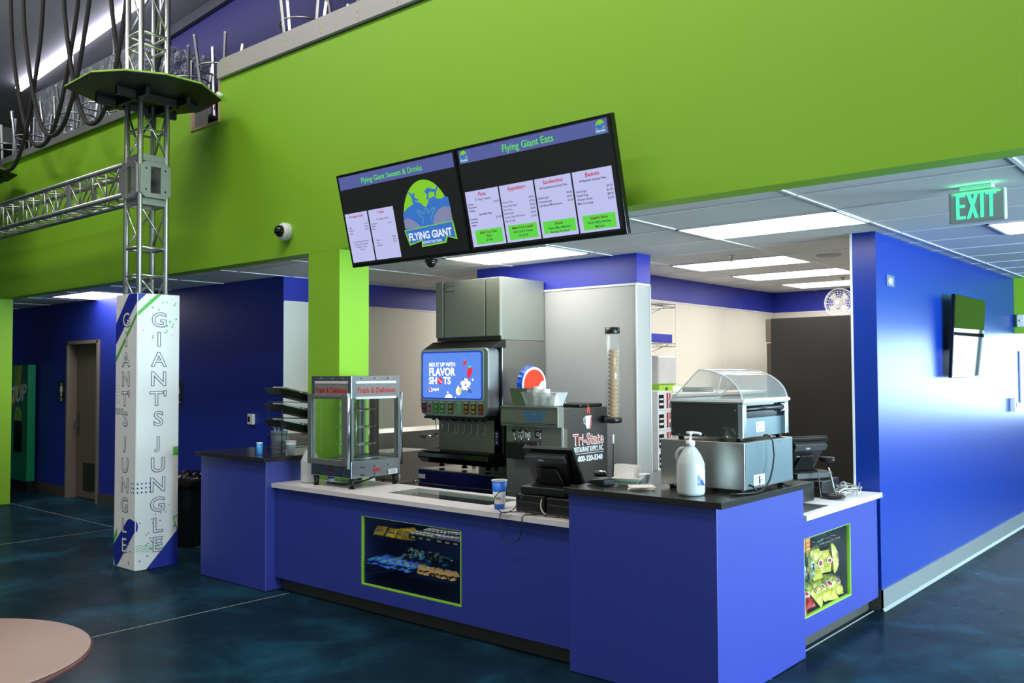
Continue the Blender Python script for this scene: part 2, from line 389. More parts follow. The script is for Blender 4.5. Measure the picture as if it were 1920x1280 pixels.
# glazed far end and side of the hall, seen only in reflections
FRAMEM = mat('dark_window_frame', (40, 42, 46), 0.4, .5)
for nm, vert in (('window_1', False), ('window_2', True)):
    t = thing(nm, None, None); t['kind'] = 'structure'
    f = MB(); gl = MB()
    if not vert:
        for x in (-2.3, -0.7, 0.9, 2.5, 4.1, 5.7): f.box(x-.03, x+.03, 16.0, 16.12, 0, 3.1, FRAMEM)
        for z in (0.03, 2.2, 3.1): f.box(-2.3, 5.7, 16.0, 16.12, z-.03, z+.03, FRAMEM)
        gl.box(-2.3, 5.7, 16.05, 16.06, 0, 3.1, GLASS)
    else:
        for y in (4.0, 5.6, 7.2, 8.8, 10.4, 12.0): f.box(6.2, 6.32, y-.03, y+.03, 0, 2.85, FRAMEM)
        for z in (0.03, 2.2, 2.82): f.box(6.2, 6.32, 4.0, 12.0, z-.03, z+.03, FRAMEM)
        gl.box(6.25, 6.26, 4.0, 12.0, 0, 2.85, GLASS)
    f.build('window_frame', t); gl.build('window_glass', t)

# recessed troffers
LF = mat('troffer_frame', (225, 225, 228), 0.4)
def troffer(x0, y0, label, x1=None):
    x1 = x1 or x0+1.2; y1 = y0+.645
    t = thing('ceiling_light', label, 'ceiling light', ((x0+x1)/2, (y0+y1)/2, CE), group=None)
    a, bb_ = (x1-x0)/2, .3225
    f = MB(); f.box(-a, a, -bb_, -bb_+.02, -.012, -.0005, LF).box(-a, a, bb_-.02, bb_, -.012, -.0005, LF).box(-a, -a+.02, -bb_, bb_, -.012, -.0005, LF).box(a-.02, a, -bb_, bb_, -.012, -.0005, LF)
    f.build('frame', t); MB().box(-a+.02, a-.02, -bb_+.02, bb_-.02, -.009, -.001, LIT).build('diffuser', t)
troffer(-3.4, 5.83, 'long lit ceiling panel in front of the blue pillar, nearest of the serving area')
troffer(-5.85, 5.83, 'lit ceiling panel just under the lower edge of the right menu screen')
troffer(-4.6, 7.765, 'lit ceiling panel in second row behind the sprinkler head')
troffer(-4.6, 9.055, 'lit ceiling panel in third row, reaching the blue pillar')
troffer(-4.6, 10.345, 'lit ceiling panel farthest back, nearest the kitchen back wall')
troffer(-7.9, 8.41, 'near one of two added ceiling panels, unseen behind the white partition')  # added pair, out of view, to brighten the left kitchen wall
troffer(-7.9, 9.70, 'far one of two added ceiling panels, unseen behind the white partition')
troffer(-12.65, 5.12, 'lit ceiling panel at far left, over the restroom wall', -11.45)
troffer(-1.6, 7.12, 'lit ceiling panel at right edge, behind the exit sign')
# ================================================================ TRUSS TOWER, PLATFORM, BANNER, ROPES
TX, TY, TH = -8.19, 4.185, 0.13
t = thing('truss_tower', 'aluminium lattice tower with octagonal platform, rising out of the printed column wrap', 'truss tower', (TX, TY, 0))
def lt(mb, a, b, r=0.009): mb.tube([a, b], r, ALU, 8)
for sx in (-1, 1):
    for sy in (-1, 1): MB().tube([(sx*TH, sy*TH, 0.02), (sx*TH, sy*TH, 7.2)], 0.026, ALU, 12).build('chord', t)
LV = (((-1, -1), (1, -1)), ((1, -1), (1, 1)), ((1, 1), (-1, 1)), ((-1, 1), (-1, -1)))
for z in [0.3, 1.0, 1.7, 2.4, 2.72, 2.98, 4.1, 4.9, 5.02, 5.6, 6.2, 6.8]:
    rg = MB()
    for a, b in LV: rg.tube([(a[0]*TH, a[1]*TH, z), (b[0]*TH, b[1]*TH, z)], 0.016 if z in (2.98, 4.9, 5.02) else 0.011, ALU, 8)
    rg.build('rung', t)
for z0, z1 in ((2.42, 2.70), (3.0, 3.38), (3.86, 4.3), (4.46, 4.88), (5.05, 5.58), (5.62, 6.18), (6.2, 6.8)):
    up = int(z0*10) % 2 == 0
    for a, b in LV:
        MB().tube([(a[0]*TH, a[1]*TH, z1 if up else z0), (b[0]*TH, b[1]*TH, z0 if up else z1)], 0.010, ALU, 8).build('diagonal_brace', t)
nd = MB()
for z0, z1 in ((3.385, 3.445), (3.80, 3.86)):
    for s in (-1, 1):
        nd.box(-TH, TH, s*TH-.014, s*TH+.014, z0, z1, ALUG); nd.box(s*TH-.014, s*TH+.014, -TH, TH, z0, z1, ALUG)
# the gusset box: four faces, each a frame of clipped plates with an opening
for fr_ in (FR(0, -TH-.028, 3.45), SD(TH+.028, 0, 3.45)):
    f = MB(fr_)
    w = TH+.02
    if True:
        f.poly2([(-w, .04), (-w+.05, .0), (-.05, 0), (-.05, .34), (-w+.05, .34), (-w, .30)], ALUG, 0, .02)
        f.poly2([(w, .04), (w-.05, .0), (.05, 0), (.05, .34), (w-.05, .34), (w, .30)], ALUG, 0, .02)
        f.rect(-.06, .06, 0, .045, ALUG, -.004, .02).rect(-.06, .06, .295, .34, ALUG, -.004, .02)
        for u in (-.095, .095):
            for v in (.07, .27): f.disc(u, v, .009, BLACK, .0205, seg=10, th=.001)
    nd.add(f.v, f.f, ALUG); nd.mi[-len(f.f):] = [nd._m(f.mats[i]) for i in f.mi]
nd.box(-TH, -TH+.02, -TH, TH, 3.45, 3.79, ALUG).box(-TH, TH, TH-.02, TH, 3.45, 3.79, ALUG)
nd.build('node_box', t, bevel=.002)
PL = [(-8.40, 3.5), (-7.82, 3.48), (-7.54, 3.66), (-7.39, 3.94), (-7.39, 4.29), (-7.67, 4.66), (-8.16, 4.72), (-8.5, 4.58), (-8.72, 4.1)]
PLATB = mat('black_board_underside', (7, 8, 6), 0.5, var=.2); PLATG = mat('lime_board_edge', (150, 196, 60), 0.4)
def platform(parent, ox, oy, nm='platform'):
    p = MB(); p.prism([(x-ox, y-oy, 4.415) for x, y in PL], (0, 0, .012), PLATB); p.prism([(x-ox, y-oy, 4.427) for x, y in PL], (0, 0, .016), PLATG)
    pl = p.build(nm, parent, bevel=.004)
    b_ = MB()
    for s in (-1, 1):
        b_.box(-.40, .40, s*.2-.02, s*.2+.02, 4.345, 4.414, PLATB).box(s*.2-.02, s*.2+.02, -.40, .40, 4.345, 4.414, PLATB)
    b_.box(-.2, .2, -.2, .2, 4.40, 4.4145, PLATB)
    b_.build('underside_brace', pl)
platform(t, TX, TY)

t2 = thing('truss_tower', 'far-left lattice tower whose green-edged platform tip enters the picture', 'truss tower', (-13.1, TY, 0))
for sx in (-1, 1):
    for sy in (-1, 1): MB().tube([(sx*TH, sy*TH, 0.02), (sx*TH, sy*TH, 7.2)], 0.026, ALU, 12).build('chord', t2)
for z in [x*.5+.4 for x in range(14)]:
    rg = MB()
    for a, b in LV: rg.tube([(a[0]*TH, a[1]*TH, z), (b[0]*TH, b[1]*TH, z)], .011, ALU, 6)
    rg.build('rung', t2)
platform(t2, TX, TY)

# horizontal truss
t = thing('horizontal_truss', 'square aluminium truss running left from the tower, in front of the green wall', 'truss', (-8.37, TY, 3.5))
L = 4.5
for z in (0, .29):
    for y in (-TH, TH): MB().tube([(0, y, z+.01), (-L, y, z+.01)], .025, ALU, 10).build('chord', t)
x = -.08; k = 0
while x > -L+.1:
    c = MB(); x2 = x-.145
    for y in (-TH, TH):
        c.tube([(x, y, .01), (x, y, .30)], .009, ALU, 6)
        c.tube([(x, y, .01 if k % 2 else .30), (x2-.12, y, .30 if k % 2 else .01)], .009, ALU, 6)
    for z in (.01, .30):
        c.tube([(x, -TH, z), (x, TH, z)], .009, ALU, 6)
        c.tube([(x, -TH if k % 2 else TH, z), (x2-.12, TH if k % 2 else -TH, z)], .008, ALU, 6)
    c.build('lattice_bay', t)
    x -= .29; k += 1
for x in (-.02, -1.18):
    c = MB()
    for y in (-TH, TH): c.box(x-.07, x, y-.012, y+.012, .02, .29, ALUG)
    c.box(x-.012, x, -TH, TH, .0, .05, ALUG).box(x-.012, x, -TH, TH, .26, .31, ALUG)
    c.build('joint_plate', t, bevel=.002)

# printed wrap round the tower foot
VIN = mat('white_vinyl', (238, 236, 232), 0.45, bump=.25, bscale=5, var=.02); NAV = mat('navy_vinyl_print', (28, 44, 150), 0.45, var=.02)
GRN = mat('green_vinyl_print', (84, 178, 60), 0.45, var=.02); INK = mat('dark_blue_ink', (36, 40, 96), 0.5); CYA = mat('steel_blue_ink', (92, 140, 180), 0.5)
INKG = mat('grey_ink', (72, 72, 84), 0.5)
t = thing('column_wrap', 'tall white vinyl wrap printed GIANT\'S JUNGLE round the tower foot', 'banner', (-8.165, 4.2, 0))
w = MB(); hw = .203
for a in (-1, 1):
    w.box(-hw, hw, a*hw-.006, a*hw+.006, 0.003, 2.54, VIN); w.box(a*hw-.006, a*hw+.006, -hw, hw, .003, 2.54, VIN)
cv = w.build('cover', t, bevel=.004)
def letters(mb, ink, fillupto, sx, sz=.185):
    zz = [598, 635, 673, 710, 747, 785, 835, 872, 909, 946, 985, 1021]
    for L_, y in zip("GIANT\u2019SJUNGLE".replace("T\u2019", "T"), zz):
        v = 2.54*(1066-y)/516-.066
        s = "T'" if (L_ == 'T') else L_
        dj = .038 if L_ == 'J' else 0.0; sz_ = sz*.80 if L_ == 'J' else sz
        mb.text(s, .205, v+dj, sz_, VIN, .0012, 'CENTER', bold=.012, sx=sx, maxw=.16*sx)
        mb.text(s, .205, v+dj, sz_, ink, .0016, 'CENTER', bold=.012, sx=sx, outline=.0028, maxw=.16*sx)
a = MB(FR(-hw, -hw-.0065, 0))
a.poly2([(.25, 2.538), (.406, 2.538), (.406, 2.46), (.36, 2.42), (0, 2.07), (0, 2.27)], NAV)
a.poly2([(.406, 2.37), (.406, 2.33), (0, 1.90), (0, 1.95)], GRN, .0002)
a.poly2([(.03, .004), (0, .1), (0, .2), (.26, .45), (.31, .47), (.406, .45), (.406, .36), (.08, .02)], NAV)
a.poly2([(0, .27), (.07, .36), (.07, .30), (0, .2)], GRN)
for i in range(6):
    for j in range(3): a.disc(.02+.028*j, 1.69-.032*i, .004, INKG, seg=6)
for i in range(3):
    for j in range(2): a.disc(.33+.045*j, .79-.04*i, .008, NAV, seg=8)
for i in range(3): a.tube([(.0+.015*q, 1.47-.022*i+.008*math.sin(q*1.3), .0015) for q in range(12)], .0016, INKG, 4)
random.seed(3)
for i in range(12): a.disc(.03+.2*random.random(), 2.3+.2*random.random(), .005, GRN, seg=8) if i < 7 else a.disc(.15+.22*random.random(), .04+.22*random.random(), .009, CYA, seg=8)
a.build('front_print', t)
a = MB(FR(-hw, -hw-.0065, 0)); letters(a, INKG, 0, 1.1); a.build('lettering', t)
a = MB(SD(hw+.0065, -hw, 0))
a.poly2([(0, 2.538), (.08, 2.538), (0, 2.46)], NAV); a.poly2([(.18, 2.538), (.225, 2.538), (0, 2.33), (0, 2.37)], GRN)
a.poly2([(.10, .004), (.406, .004), (.406, .33)], NAV); a.poly2([(0, .46), (.015, .43), (.02, .40), (.015, .37), (0, .35)], NAV)
a.poly2([(.355, 1.03), (.406, 1.03), (.406, 1.11), (.355, 1.11)], GRN)
for p_, q_ in (((.36, .45), (.405, .47)), ((.36, .45), (.405, .32))): a.tube([(p_[0], p_[1], .001), (q_[0], q_[1], .001)], .005, GRN, 4)
for i in range(3):
    for j in range(4): a.disc(.012+.04*j, .79-.04*i, .0085, NAV, seg=10)
for i in range(3): a.tube([(.0+.02*q, .22-.022*i+.012*math.sin(q*.9), .0013) for q in range(14)], .0018, GRN, 4)
for i in range(26):
    q = i/26; a.disc(.04+.34*random.random(), 2.12+.38*random.random(), .004+.005*random.random(), GRN, seg=8)
for i in range(34):
    u_ = .03+.36*random.random(); v_ = .05+.62*random.random()
    if v_ < u_+.0 and v_ < .33: continue
    a.disc(u_, v_, .003+.008*(1-v_/.7), CYA if v_ < .35 else INK, seg=8)
a.build('side_print', t)
a = MB(SD(hw+.0065, -hw, 0)); letters(a, INK, 0, 1.15); a.build('lettering', t)

# foam-covered rope loops
ROPE = mat('black_rope_sleeve', (40, 36, 32), 0.75, var=.1)
loops = [(-10.87, 4.60, .93, 'long rope loop hanging second from the lattice tower'), (-9.95, 4.58, .82, 'rope loop whose bend hangs just left of the green platform'),
         (-11.48, 4.60, .98, 'rope loop hanging lowest in front of the steel stool legs at far left'), (-9.30, 4.66, .72, 'rope loop partly hidden behind the near green platform'),
         (-12.35, 4.42, .95, 'rope loop cut off by the left edge of the picture')]
for i, (x0, z0, w_, lb) in enumerate(loops):
    y_ = 4.42+.05*(i % 3)
    if i == 3: y_ = 4.66
    pts = []
    for k in range(-18, 19):
        s = k/18*1.35; pts.append((s*w_ if abs(s) < 1 else (w_*(1 if s > 0 else -1)*(1+.35*(abs(s)-1))), 0, 1.55*abs(s)**2.25))
    o = MB().tube(pts, .025, ROPE, 10).build('rope_loop', loc=(x0, y_, z0)); tag(o, lb, 'rope', 'hanging rope course loops')

# strip light on the roof slope and insulated duct
o = thing('strip_light', 'long glowing strip light fixed under the sloping warehouse roof', 'strip light', (-20, 7.9, roofz(-20)-.06))
g = MB(); g.prism([(-1.31, -.05, roofz(-21.31)-roofz(-20)-.02), (9, -.05, roofz(-11)-roofz(-20)-.02), (9, -.05, roofz(-11)-roofz(-20)+.03), (-1.31, -.05, roofz(-21.31)-roofz(-20)+.03)], (0, .10, 0), LF); g.build('housing', o)
STRIP = emat('strip_lamp', (236, 228, 255), 10)
g = MB(); g.tube([(-1.31, 0, roofz(-21.31)-roofz(-20)-.03), (9, 0, roofz(-11)-roofz(-20)-.03)], .085, STRIP, 10); g.build('lamp_tube', o)
FOIL = mat('crumpled_foil', (166, 172, 176), 0.3, .45, var=.3, scale=4, bump=1.0, bscale=5)
for n_ in FOIL.node_tree.nodes:
    if n_.type == 'BUMP': n_.inputs['Distance'].default_value = 0.15
ad = thing('air_duct', 'big foil-wrapped air duct seen behind the upturned stool legs', 'duct', (-17, 8, 5.2))
MB().box(-2.25, 2.4, -.6, .7, 0, 2.35, FOIL).build('duct_body', ad, bevel=.05)
for x in (-1.8, 0, 1.8): MB().tube([(x, 0, 2.34), (x, 0, roofz(-17+x)-5.21)], .02, ALU).build('hanger_rod', ad)

# tables and upturned stools on the upper floor
CAPW = mat('white_leg_cap', (226, 226, 226), .4)
def make_stool(name, label):
    s = thing(name, label, 'bar stool', (0, 0, 0), 0, 'upturned bar stools on the upper floor')
    sm = MB().lathe([(.0, 0), (.17, 0), (.185, .012), (.185, .04), (.17, .055), (0, .055)], BLACK, seg=20); sm.build('seat', s)
    for k in range(4):
        a_ = PI/4+k*PI/2; ca, sa = math.cos(a_), math.sin(a_)
        pr = [(.12, .055), (.15, .15), (.175, .32), (.20, .52), (.225, .72), (.25, .90)]
        lg = MB().tube([(r_*ca, r_*sa, z_) for r_, z_ in pr], .017, ALU, square=True).build('leg', s)
        MB().tube([(.25*ca, .25*sa, .90), (.252*ca, .252*sa, .915)], .019, CAPW, square=True).build('foot_cap', lg)
    MB().tube([(.205*math.cos(q*PI/14), .205*math.sin(q*PI/14), .60) for q in range(28)], .010, ALU, 8, closed=True).build('foot_ring', s)
    return s
TABM = mat('dark_table_top', (60, 44, 40), .4)
spots = [(-9.95, 5.62, .2, 'upturned bar stool above the right half of the tower platform'), (-9.28, 5.60, .5, 'upturned bar stool just left of the grey cap board'),
         (-13.55, 5.6, .1, 'upturned bar stool behind the rope bend nearest the foil duct'), (-12.75, 5.5, .6, 'upturned bar stool with crossed foot ring left of the lattice tower'), (-12.05, 5.5, .35, 'upturned bar stool closest to the left side of the lattice tower'),
         (-14.45, 5.55, .3, 'upturned bar stool left of the foil duct under the second rope bend'), (-15.25, 5.5, .8, 'upturned bar stool at the far left edge above the green wall'),
         (-13.0, 6.3, .5, 'upturned bar stool standing a row behind the rope loops'), (-14.9, 6.4, .2, 'upturned bar stool in back row at far left, beside the dark beam')]
proto = make_stool('bar_stool', spots[0][3])
for i, (x, y, a_, lb) in enumerate(spots):
    s = proto if i == 0 else dup(proto, (0, 0, 0), label=lb)
    s.location = (x, y, 4.66); s.rotation_euler = (0, 0, a_); s.scale = (1.1, 1.1, 1.26 if i > 1 else 1.12)
s = dup(proto, (-7.42, 5.42, 4.62), (0, 0, .75), 'large upturned bar stool rising above the grey cap board'); s.scale = (1.12, 1.12, 1.08)
s = dup(proto, (-6.63, 5.42, 4.60), (0, 0, .3), 'upturned bar stool with only its leg tips above the cap board at top centre'); s.scale = (1.0, 1.0, .82)
tb = [(-9.6, 5.7, 1.4, 'upper floor table under the pair of upturned stools by the notch'), (-12.8, 5.75, 2.6, 'long upper floor table under the upturned stools left of the tower'), (-14.9, 5.75, 1.4, 'upper floor table at far left under upturned stools'), (-7.0, 5.6, 1.6, 'upper floor table hidden behind the grey cap board')]
for x, y, w_, lb in tb:
    q = thing('table', lb, 'table', (x, y, 3.6), group='upper floor tables')
    MB().box(-w_/2, w_/2, -.45, 1.0 if w_ > 2 or x < -14 else .45, 1.02, 1.055, TABM).build('tabletop', q, bevel=.005)
    for sx in (-1, 1): MB().tube([(sx*(w_/2-.3), 0, .02), (sx*(w_/2-.3), 0, 1.02)], .035, BLACK, 10).lathe([(.25, 0), (.25, .02)], BLACK, (sx*(w_/2-.3), 0, 0)).build('leg', q)
for o in list(bpy.data.objects):                       # rest every stool on its table top
    if o.name.startswith('bar_stool') and o.parent is None: o.location.z = 4.656
# things glimpsed through the notch
tag(MB().box(-9.9, -9.5, 6.6, 6.9, 3.6, 5.5, mat('blue_machine_casing', (60, 92, 190), .4)).build('arcade_cabinet', bevel=.02), 'blue cabinet glimpsed through the notch in the green wall', 'cabinet')
tag(MB().box(-9.45, -9.1, 6.3, 6.6, 3.6, 4.65, mat('pale_cabinet_side', (205, 205, 225), .4)).build('white_locker', bevel=.02), 'pale locker seen low through the notch', 'locker')
q = thing('wall_sign', 'black sign with glowing red letter seen above the notch', 'sign', (-10.35, 7.0, 5.25))
MB().box(-.35, .35, 0, .05, -.25, .25, BLKG).build('panel', q)
LED = emat('red_led', (230, 30, 40), 2.0)
MB(FR(0, -.001, 0)).text('u', .14, -.1, .35, LED, bold=.03).build('letter', q)
MB().tube([(-.3, .02, -1.65), (-.3, .02, -.25)], .02, BLACK).build('post', q)
tag(MB().tube([(0, 0, 0), (.02, 0, .06), (.05, -.02, .10), (.10, -.03, .15), (.13, 0, .17)], .008, mat('yellow_cable', (214, 170, 40), .5)).build('cable', loc=(-8.2, 4.9, 4.307+.18)), 'yellow cable crossing the corner of the notch', 'cable')
q = thing('wall_camera', 'small white camera fixed to the green wall at the notch corner', 'camera', (-7.90, 4.80, 4.55))
MB().ball((0, -.03, 0), .028, WHITE).build('housing', q); MB().cyl((0, 0, 0), .02, .012, WHITE, 'y').build('mount', q)
# ================================================================ MENU SCREENS
SBLK = emat('screen_black', (16, 14, 14), .25); HDR = emat('screen_header_blue', (92, 104, 176), .75); LAV = emat('screen_lavender', (196, 200, 246), .9)
SNAV = emat('screen_navy_text', (24, 24, 84), .5); SRED = emat('screen_red_text', (206, 24, 70), .8); SGRN = emat('screen_lime', (96, 222, 70), .9)
SLIME = emat('screen_title_green', (96, 224, 96), .9); SBLU = emat('screen_logo_blue', (52, 116, 204), .9); SYG = emat('screen_logo_green', (134, 210, 36), .9)
SGRY = emat('screen_logo_grey', (140, 146, 186), .8); SWHT = emat('screen_white', (236, 242, 255), .95); SMAR = emat('screen_maroon', (130, 30, 20), .5)
def logo(mb, cu, cv, w, h, c=.001, fine=True):
    def P(pts): return [(cu+x*w/2, cv+y*h/2) for x, y in pts]
    arc = [(math.cos(a)*1.0, -.35+math.sin(a)*1.35) for a in [PI*k/24 for k in range(25)]]
    mb.poly2(P(arc+[(-1, -.5), (1, -.5)][:2] if False else [(1, -.45)]+arc+[(-1, -.45)]), SYG, c, .0004)
    mb.poly2(P([(-1, -.5), (-1, -.12), (-.98, .05), (-.75, .2), (-.5, .28), (-.35, .36), (-.2, .3), (0, .12), (.1, .2), (.2, .36), (.4, .42), (.55, .32), (.7, .3), (.85, .36), (.97, .32), (1, .0), (1, -.5)]), SBLU, c+.0005, .0004)
    mb.poly2(P([(-1, -.45), (-1, -.15), (-.8, -.12), (-.6, -.22), (-.4, -.38), (-.3, -.5)]), SGRY, c+.001, .0004)
    mb.poly2(P([(1, -.45), (1, -.0), (.75, .06), (.5, -.02), (.3, -.2), (.2, -.5)]), SGRY, c+.001, .0004)
    # the giant: arms spread, standing behind the banner
    mb.poly2(P([(-.3, -.62), (-.16, -.45), (-.1, -.25), (-.25, -.14), (-.38, .02), (-.34, .06), (-.2, -.06), (-.07, -.1), (-.07, .02), (0, .08), (.07, .02), (.07, -.1), (.2, -.06), (.34, .06), (.38, .02), (.25, -.14), (.1, -.25), (.16, -.45), (.3, -.62)]), SBLU, c+.0015, .0004)
    if fine:
        mb.tube([(cu+x*w/2, cv+y*h/2, c+.002) for x, y in [(-.3, -.5), (-.14, -.25), (-.38, .04), (-.34, .08), (-.07, -.08), (-.07, .04), (0, .1), (.07, .04), (.07, -.08), (.34, .08), (.38, .04), (.14, -.25), (.3, -.5)]], .0014, SYG, 4)
        # leaping figures
        for pl in ([(-.5, .3), (-.5, .5), (-.62, .68), (-.58, .7), (-.46, .58), (-.42, .66), (-.36, .62), (-.38, .48), (-.22, .40), (-.26, .36), (-.38, .40), (-.36, .3)],
                   [(.1, .34), (.16, .5), (.06, .62), (.2, .72), (.4, .66), (.52, .62), (.6, .72), (.64, .68), (.54, .54), (.5, .38), (.46, .4), (.46, .54), (.3, .58), (.22, .54), (.2, .36)]):
            mb.poly2(P(pl), SBLU, c+.001, .0004)
    # banner
    mb.poly2(P([(-1.05, -.5), (1.02, -.42), (1.08, -1.02), (.7, -.9), (.62, -1.08), (-.42, -1.12), (-.38, -.92), (-.92, -1.02)]), SYG, c+.002, .0004)
    mb.poly2(P([(-1.0, -.53), (.97, -.45), (1.02, -.96), (.66, -.86), (.57, -1.03), (-.36, -1.07), (-.32, -.87), (-.87, -.97)]), SBLU, c+.0025, .0004)
    mb.text('FLYING GIANT', cu, cv-.86*h/2, h*.165, SWHT, c+.003, 'CENTER', bold=.03, maxw=w*.9)
    if fine: mb.text('ADVENTURE PARK', cu+.05*w/2, cv-1.02*h/2, h*.062, SWHT, c+.003, 'CENTER', maxw=w*.42)
def menu_tv(label, cx, left):
    Wd, Hd = 1.318, .742
    t = thing('menu_screen', label, 'menu screen', (cx, 4.655, 2.645))
    t.rotation_euler = (math.radians(13.6), 0, 0)
    MB().box(-Wd/2, Wd/2, 0, .045, 0, Hd, BLKG).box(-.3, .3, .045, .09, .15, .55, BLACK).build('housing', t, bevel=.004)
    MB().prism([(-.08, .045, .2), (-.08, .196, .2), (-.08, .268, .5), (-.08, .045, .5)], (.16, 0, 0), DGREY).build('wall_bracket', t)
    m = MB(FR(-Wd/2, -.0008, 0))
    U = lambda u: u*Wd
    V = lambda v: (1-v)*Hd
    bz = MB(FR(-Wd/2, -.0008, 0)); bz.rect(U(.012), U(.988), V(.965), V(.022), SBLK, 0, .0006).build('display', t)
    if left:
        m.rect(U(.022), U(.982), V(.165), V(.03), HDR, .0012)
        m.text('Flying Giant Sweets & Drinks', U(.48), V(.13), .058, SLIME, .0024, 'CENTER', bold=.012)
        for a, b_ in ((.02, .222), (.235, .452)): m.rect(U(a), U(b_), V(.945), V(.42), LAV, .0012)
        m.text('Fountain Soda', U(.12), V(.47), .029, SRED, .0024, 'CENTER', bold=.015, shear=.15)
        for k, (s, p_) in enumerate((('Small', '$1.50'), ('Medium', '$1.75'), ('Large', '$2.00'))):
            m.text(s, U(.035), V(.58+.03*k), .017, SNAV, .0024); m.text(p_, U(.212), V(.555+.03*k), .017, SNAV, .0024, 'RIGHT')
        for k, s in enumerate(('Pepsi, Diet Pepsi, Cherry Pepsi', 'Root Beer, Mountain Dew', 'Dr Pepper, Lemonade', 'Iced Tea')): m.text(s, U(.122), V(.735+.028*k), .015, SNAV, .0024, 'CENTER', maxw=.22)
        m.text('Treats', U(.34), V(.47), .03, SRED, .0024, 'CENTER', bold=.015, shear=.15)
        m.text('Ice Cream Cones', U(.35), V(.535), .019, SNAV, .0024, 'CENTER')
        for k, s in enumerate(('Chocolate', 'Vanilla', 'Twist')): m.text(s, U(.245), V(.575+.027*k), .016, SNAV, .0024)
        m.text('$1.50', U(.42), V(.585), .016, SNAV, .0024, 'RIGHT')
        for k, (s, p_) in enumerate((('Churros', '$3.00'), ('Candy', '$1.50'), ('Energy Bar', '$2.50'))):
            m.text(s, U(.26), V(.75+.027*k), .016, SNAV, .0024); m.text(p_, U(.435), V(.73+.027*k), .016, SNAV, .0024, 'RIGHT')
        m.build('menu_graphics', t)
        l = MB(FR(-Wd/2, -.0008, 0)); logo(l, U(.715), V(.53), .50, .46, .0014); l.build('park_logo', t)
    else:
        m.rect(U(.022), U(.975), V(.155), V(.03), HDR, .0012)
        m.text('Flying Giant Eats', U(.49), V(.125), .066, SLIME, .0024, 'CENTER', bold=.014)
        cols = [(.022, .255), (.265, .49), (.50, .725), (.735, .965)]
        heads = ['Pizza', 'Appetizers', 'Sandwiches', 'Baskets']
        for (a, b_), h_ in zip(cols, heads):
            m.rect(U(a), U(b_), V(.945), V(.42), LAV, .0012); m.text(h_, U((a+b_)/2), V(.475), .036, SRED, .0024, 'CENTER', bold=.015, shear=.12)
        m.text('16" Single Topping', U(.14), V(.515), .02, SNAV, .0024, 'CENTER')
        for k, s in enumerate(('Cheese', 'Pepperoni', 'Sausage')): m.text(s, U(.032), V(.55+.03*k), .018, SNAV, .0024, bold=.01)
        m.text('$13.00', U(.25), V(.555), .018, SNAV, .0024, 'RIGHT'); m.text('Specialty Pizza', U(.145), V(.655), .021, SNAV, .0024, 'CENTER', bold=.01)
        for k, s in enumerate(('Hawaiian', 'Supreme', '3-Meat')): m.text(s, U(.032), V(.69+.03*k), .018, SNAV, .0024, bold=.01)
        m.text('$15.00', U(.25), V(.70), .018, SNAV, .0024, 'RIGHT')
        for k, (s, p_) in enumerate((('French Fries', '$4.00'), ('Mozzarella Sticks', '$7.00'), ('Mini Tacos', '$5.00'), ('Soft Pretzel', '$4.00'), ('Nacho Chips W/Cheese', '$4.00'), ('Bag of Chips', '$1.00'))):
            m.text(s, U(.272), V(.585+.034*k), .018, SNAV, .0024, maxw=.2); m.text(p_, U(.483), V(.57+.034*k), .019, SNAV, .0024, 'RIGHT')
        m.text('All Sandwiches Include Fries', U(.612), V(.515), .02, SNAV, .0024, 'CENTER', bold=.01, maxw=.28)
        for k, (s, p_) in enumerate((('Hamburger', '$8.00'), ('Cheeseburger', '$8.50'), ('Add Bacon/Mushrooms', '$1.00'))):
            m.text(s, U(.507), V(.60+.034*k), .02, SNAV, .0024, bold=.006, maxw=.21); m.text(p_, U(.72), V(.585+.034*k), .019, SNAV, .0024, 'RIGHT')
        m.text('All Baskets Include Fries', U(.85), V(.515), .021, SNAV, .0024, 'CENTER', bold=.01, maxw=.28)
        for k, (s, p_) in enumerate((('Hot Dogs', '$4.50'), ('Polish Dog', '$5.00'), ('Chicken Strips', '$8.00'), ('Mini Corndogs', '$5.50'))):
            m.text(s, U(.745), V(.60+.034*k), .02, SNAV, .0024, bold=.006); m.text(p_, U(.957), V(.585+.034*k), .02, SNAV, .0024, 'RIGHT')
        gb = [(.05, .24, .79, .925), (.285, .475, .79, .925), (.515, .715, .80, .91), (.76, .95, .80, .925)]
        tx = [(('Build Your Own', 1), ('Pizza', 1), ('$15.00', 0)), (('Make Fries Loaded', 1), ('With Chili & Cheese', 0), ('For $1.00', 0)), (('Sauces', 1), ('Ranch, Mayo, Mustard,', 0), ('Ketchup, Fry Sauce', 0)), (('Dipping Sauce', 1), ('Ranch, BBQ, Ketchup', 0), ('Marinara', 0))]
        for (a, b_, c_, d_), lines in zip(gb, tx):
            m.rect(U(a), U(b_), V(d_), V(c_), SGRN, .0022)
            for k, (s, r_) in enumerate(lines): m.text(s, U((a+b_)/2), V(c_+.038+.036*k), .024 if r_ else .02, SMAR if r_ else SNAV, .0032, 'CENTER', bold=.02 if r_ else .01, maxw=(b_-a)*Wd*.92)
        m.build('menu_graphics', t)
        for u_ in (.055, .935):
            l = MB(FR(-Wd/2, -.0008, 0)); logo(l, U(u_), V(.088), .075, .078, .0022, False); l.build('park_logo', t)
    return t
menu_tv('left wall screen showing Sweets & Drinks and the big park logo', -5.037, True)
menu_tv('right wall screen listing pizza, appetizers, sandwiches and baskets', -3.711, False)

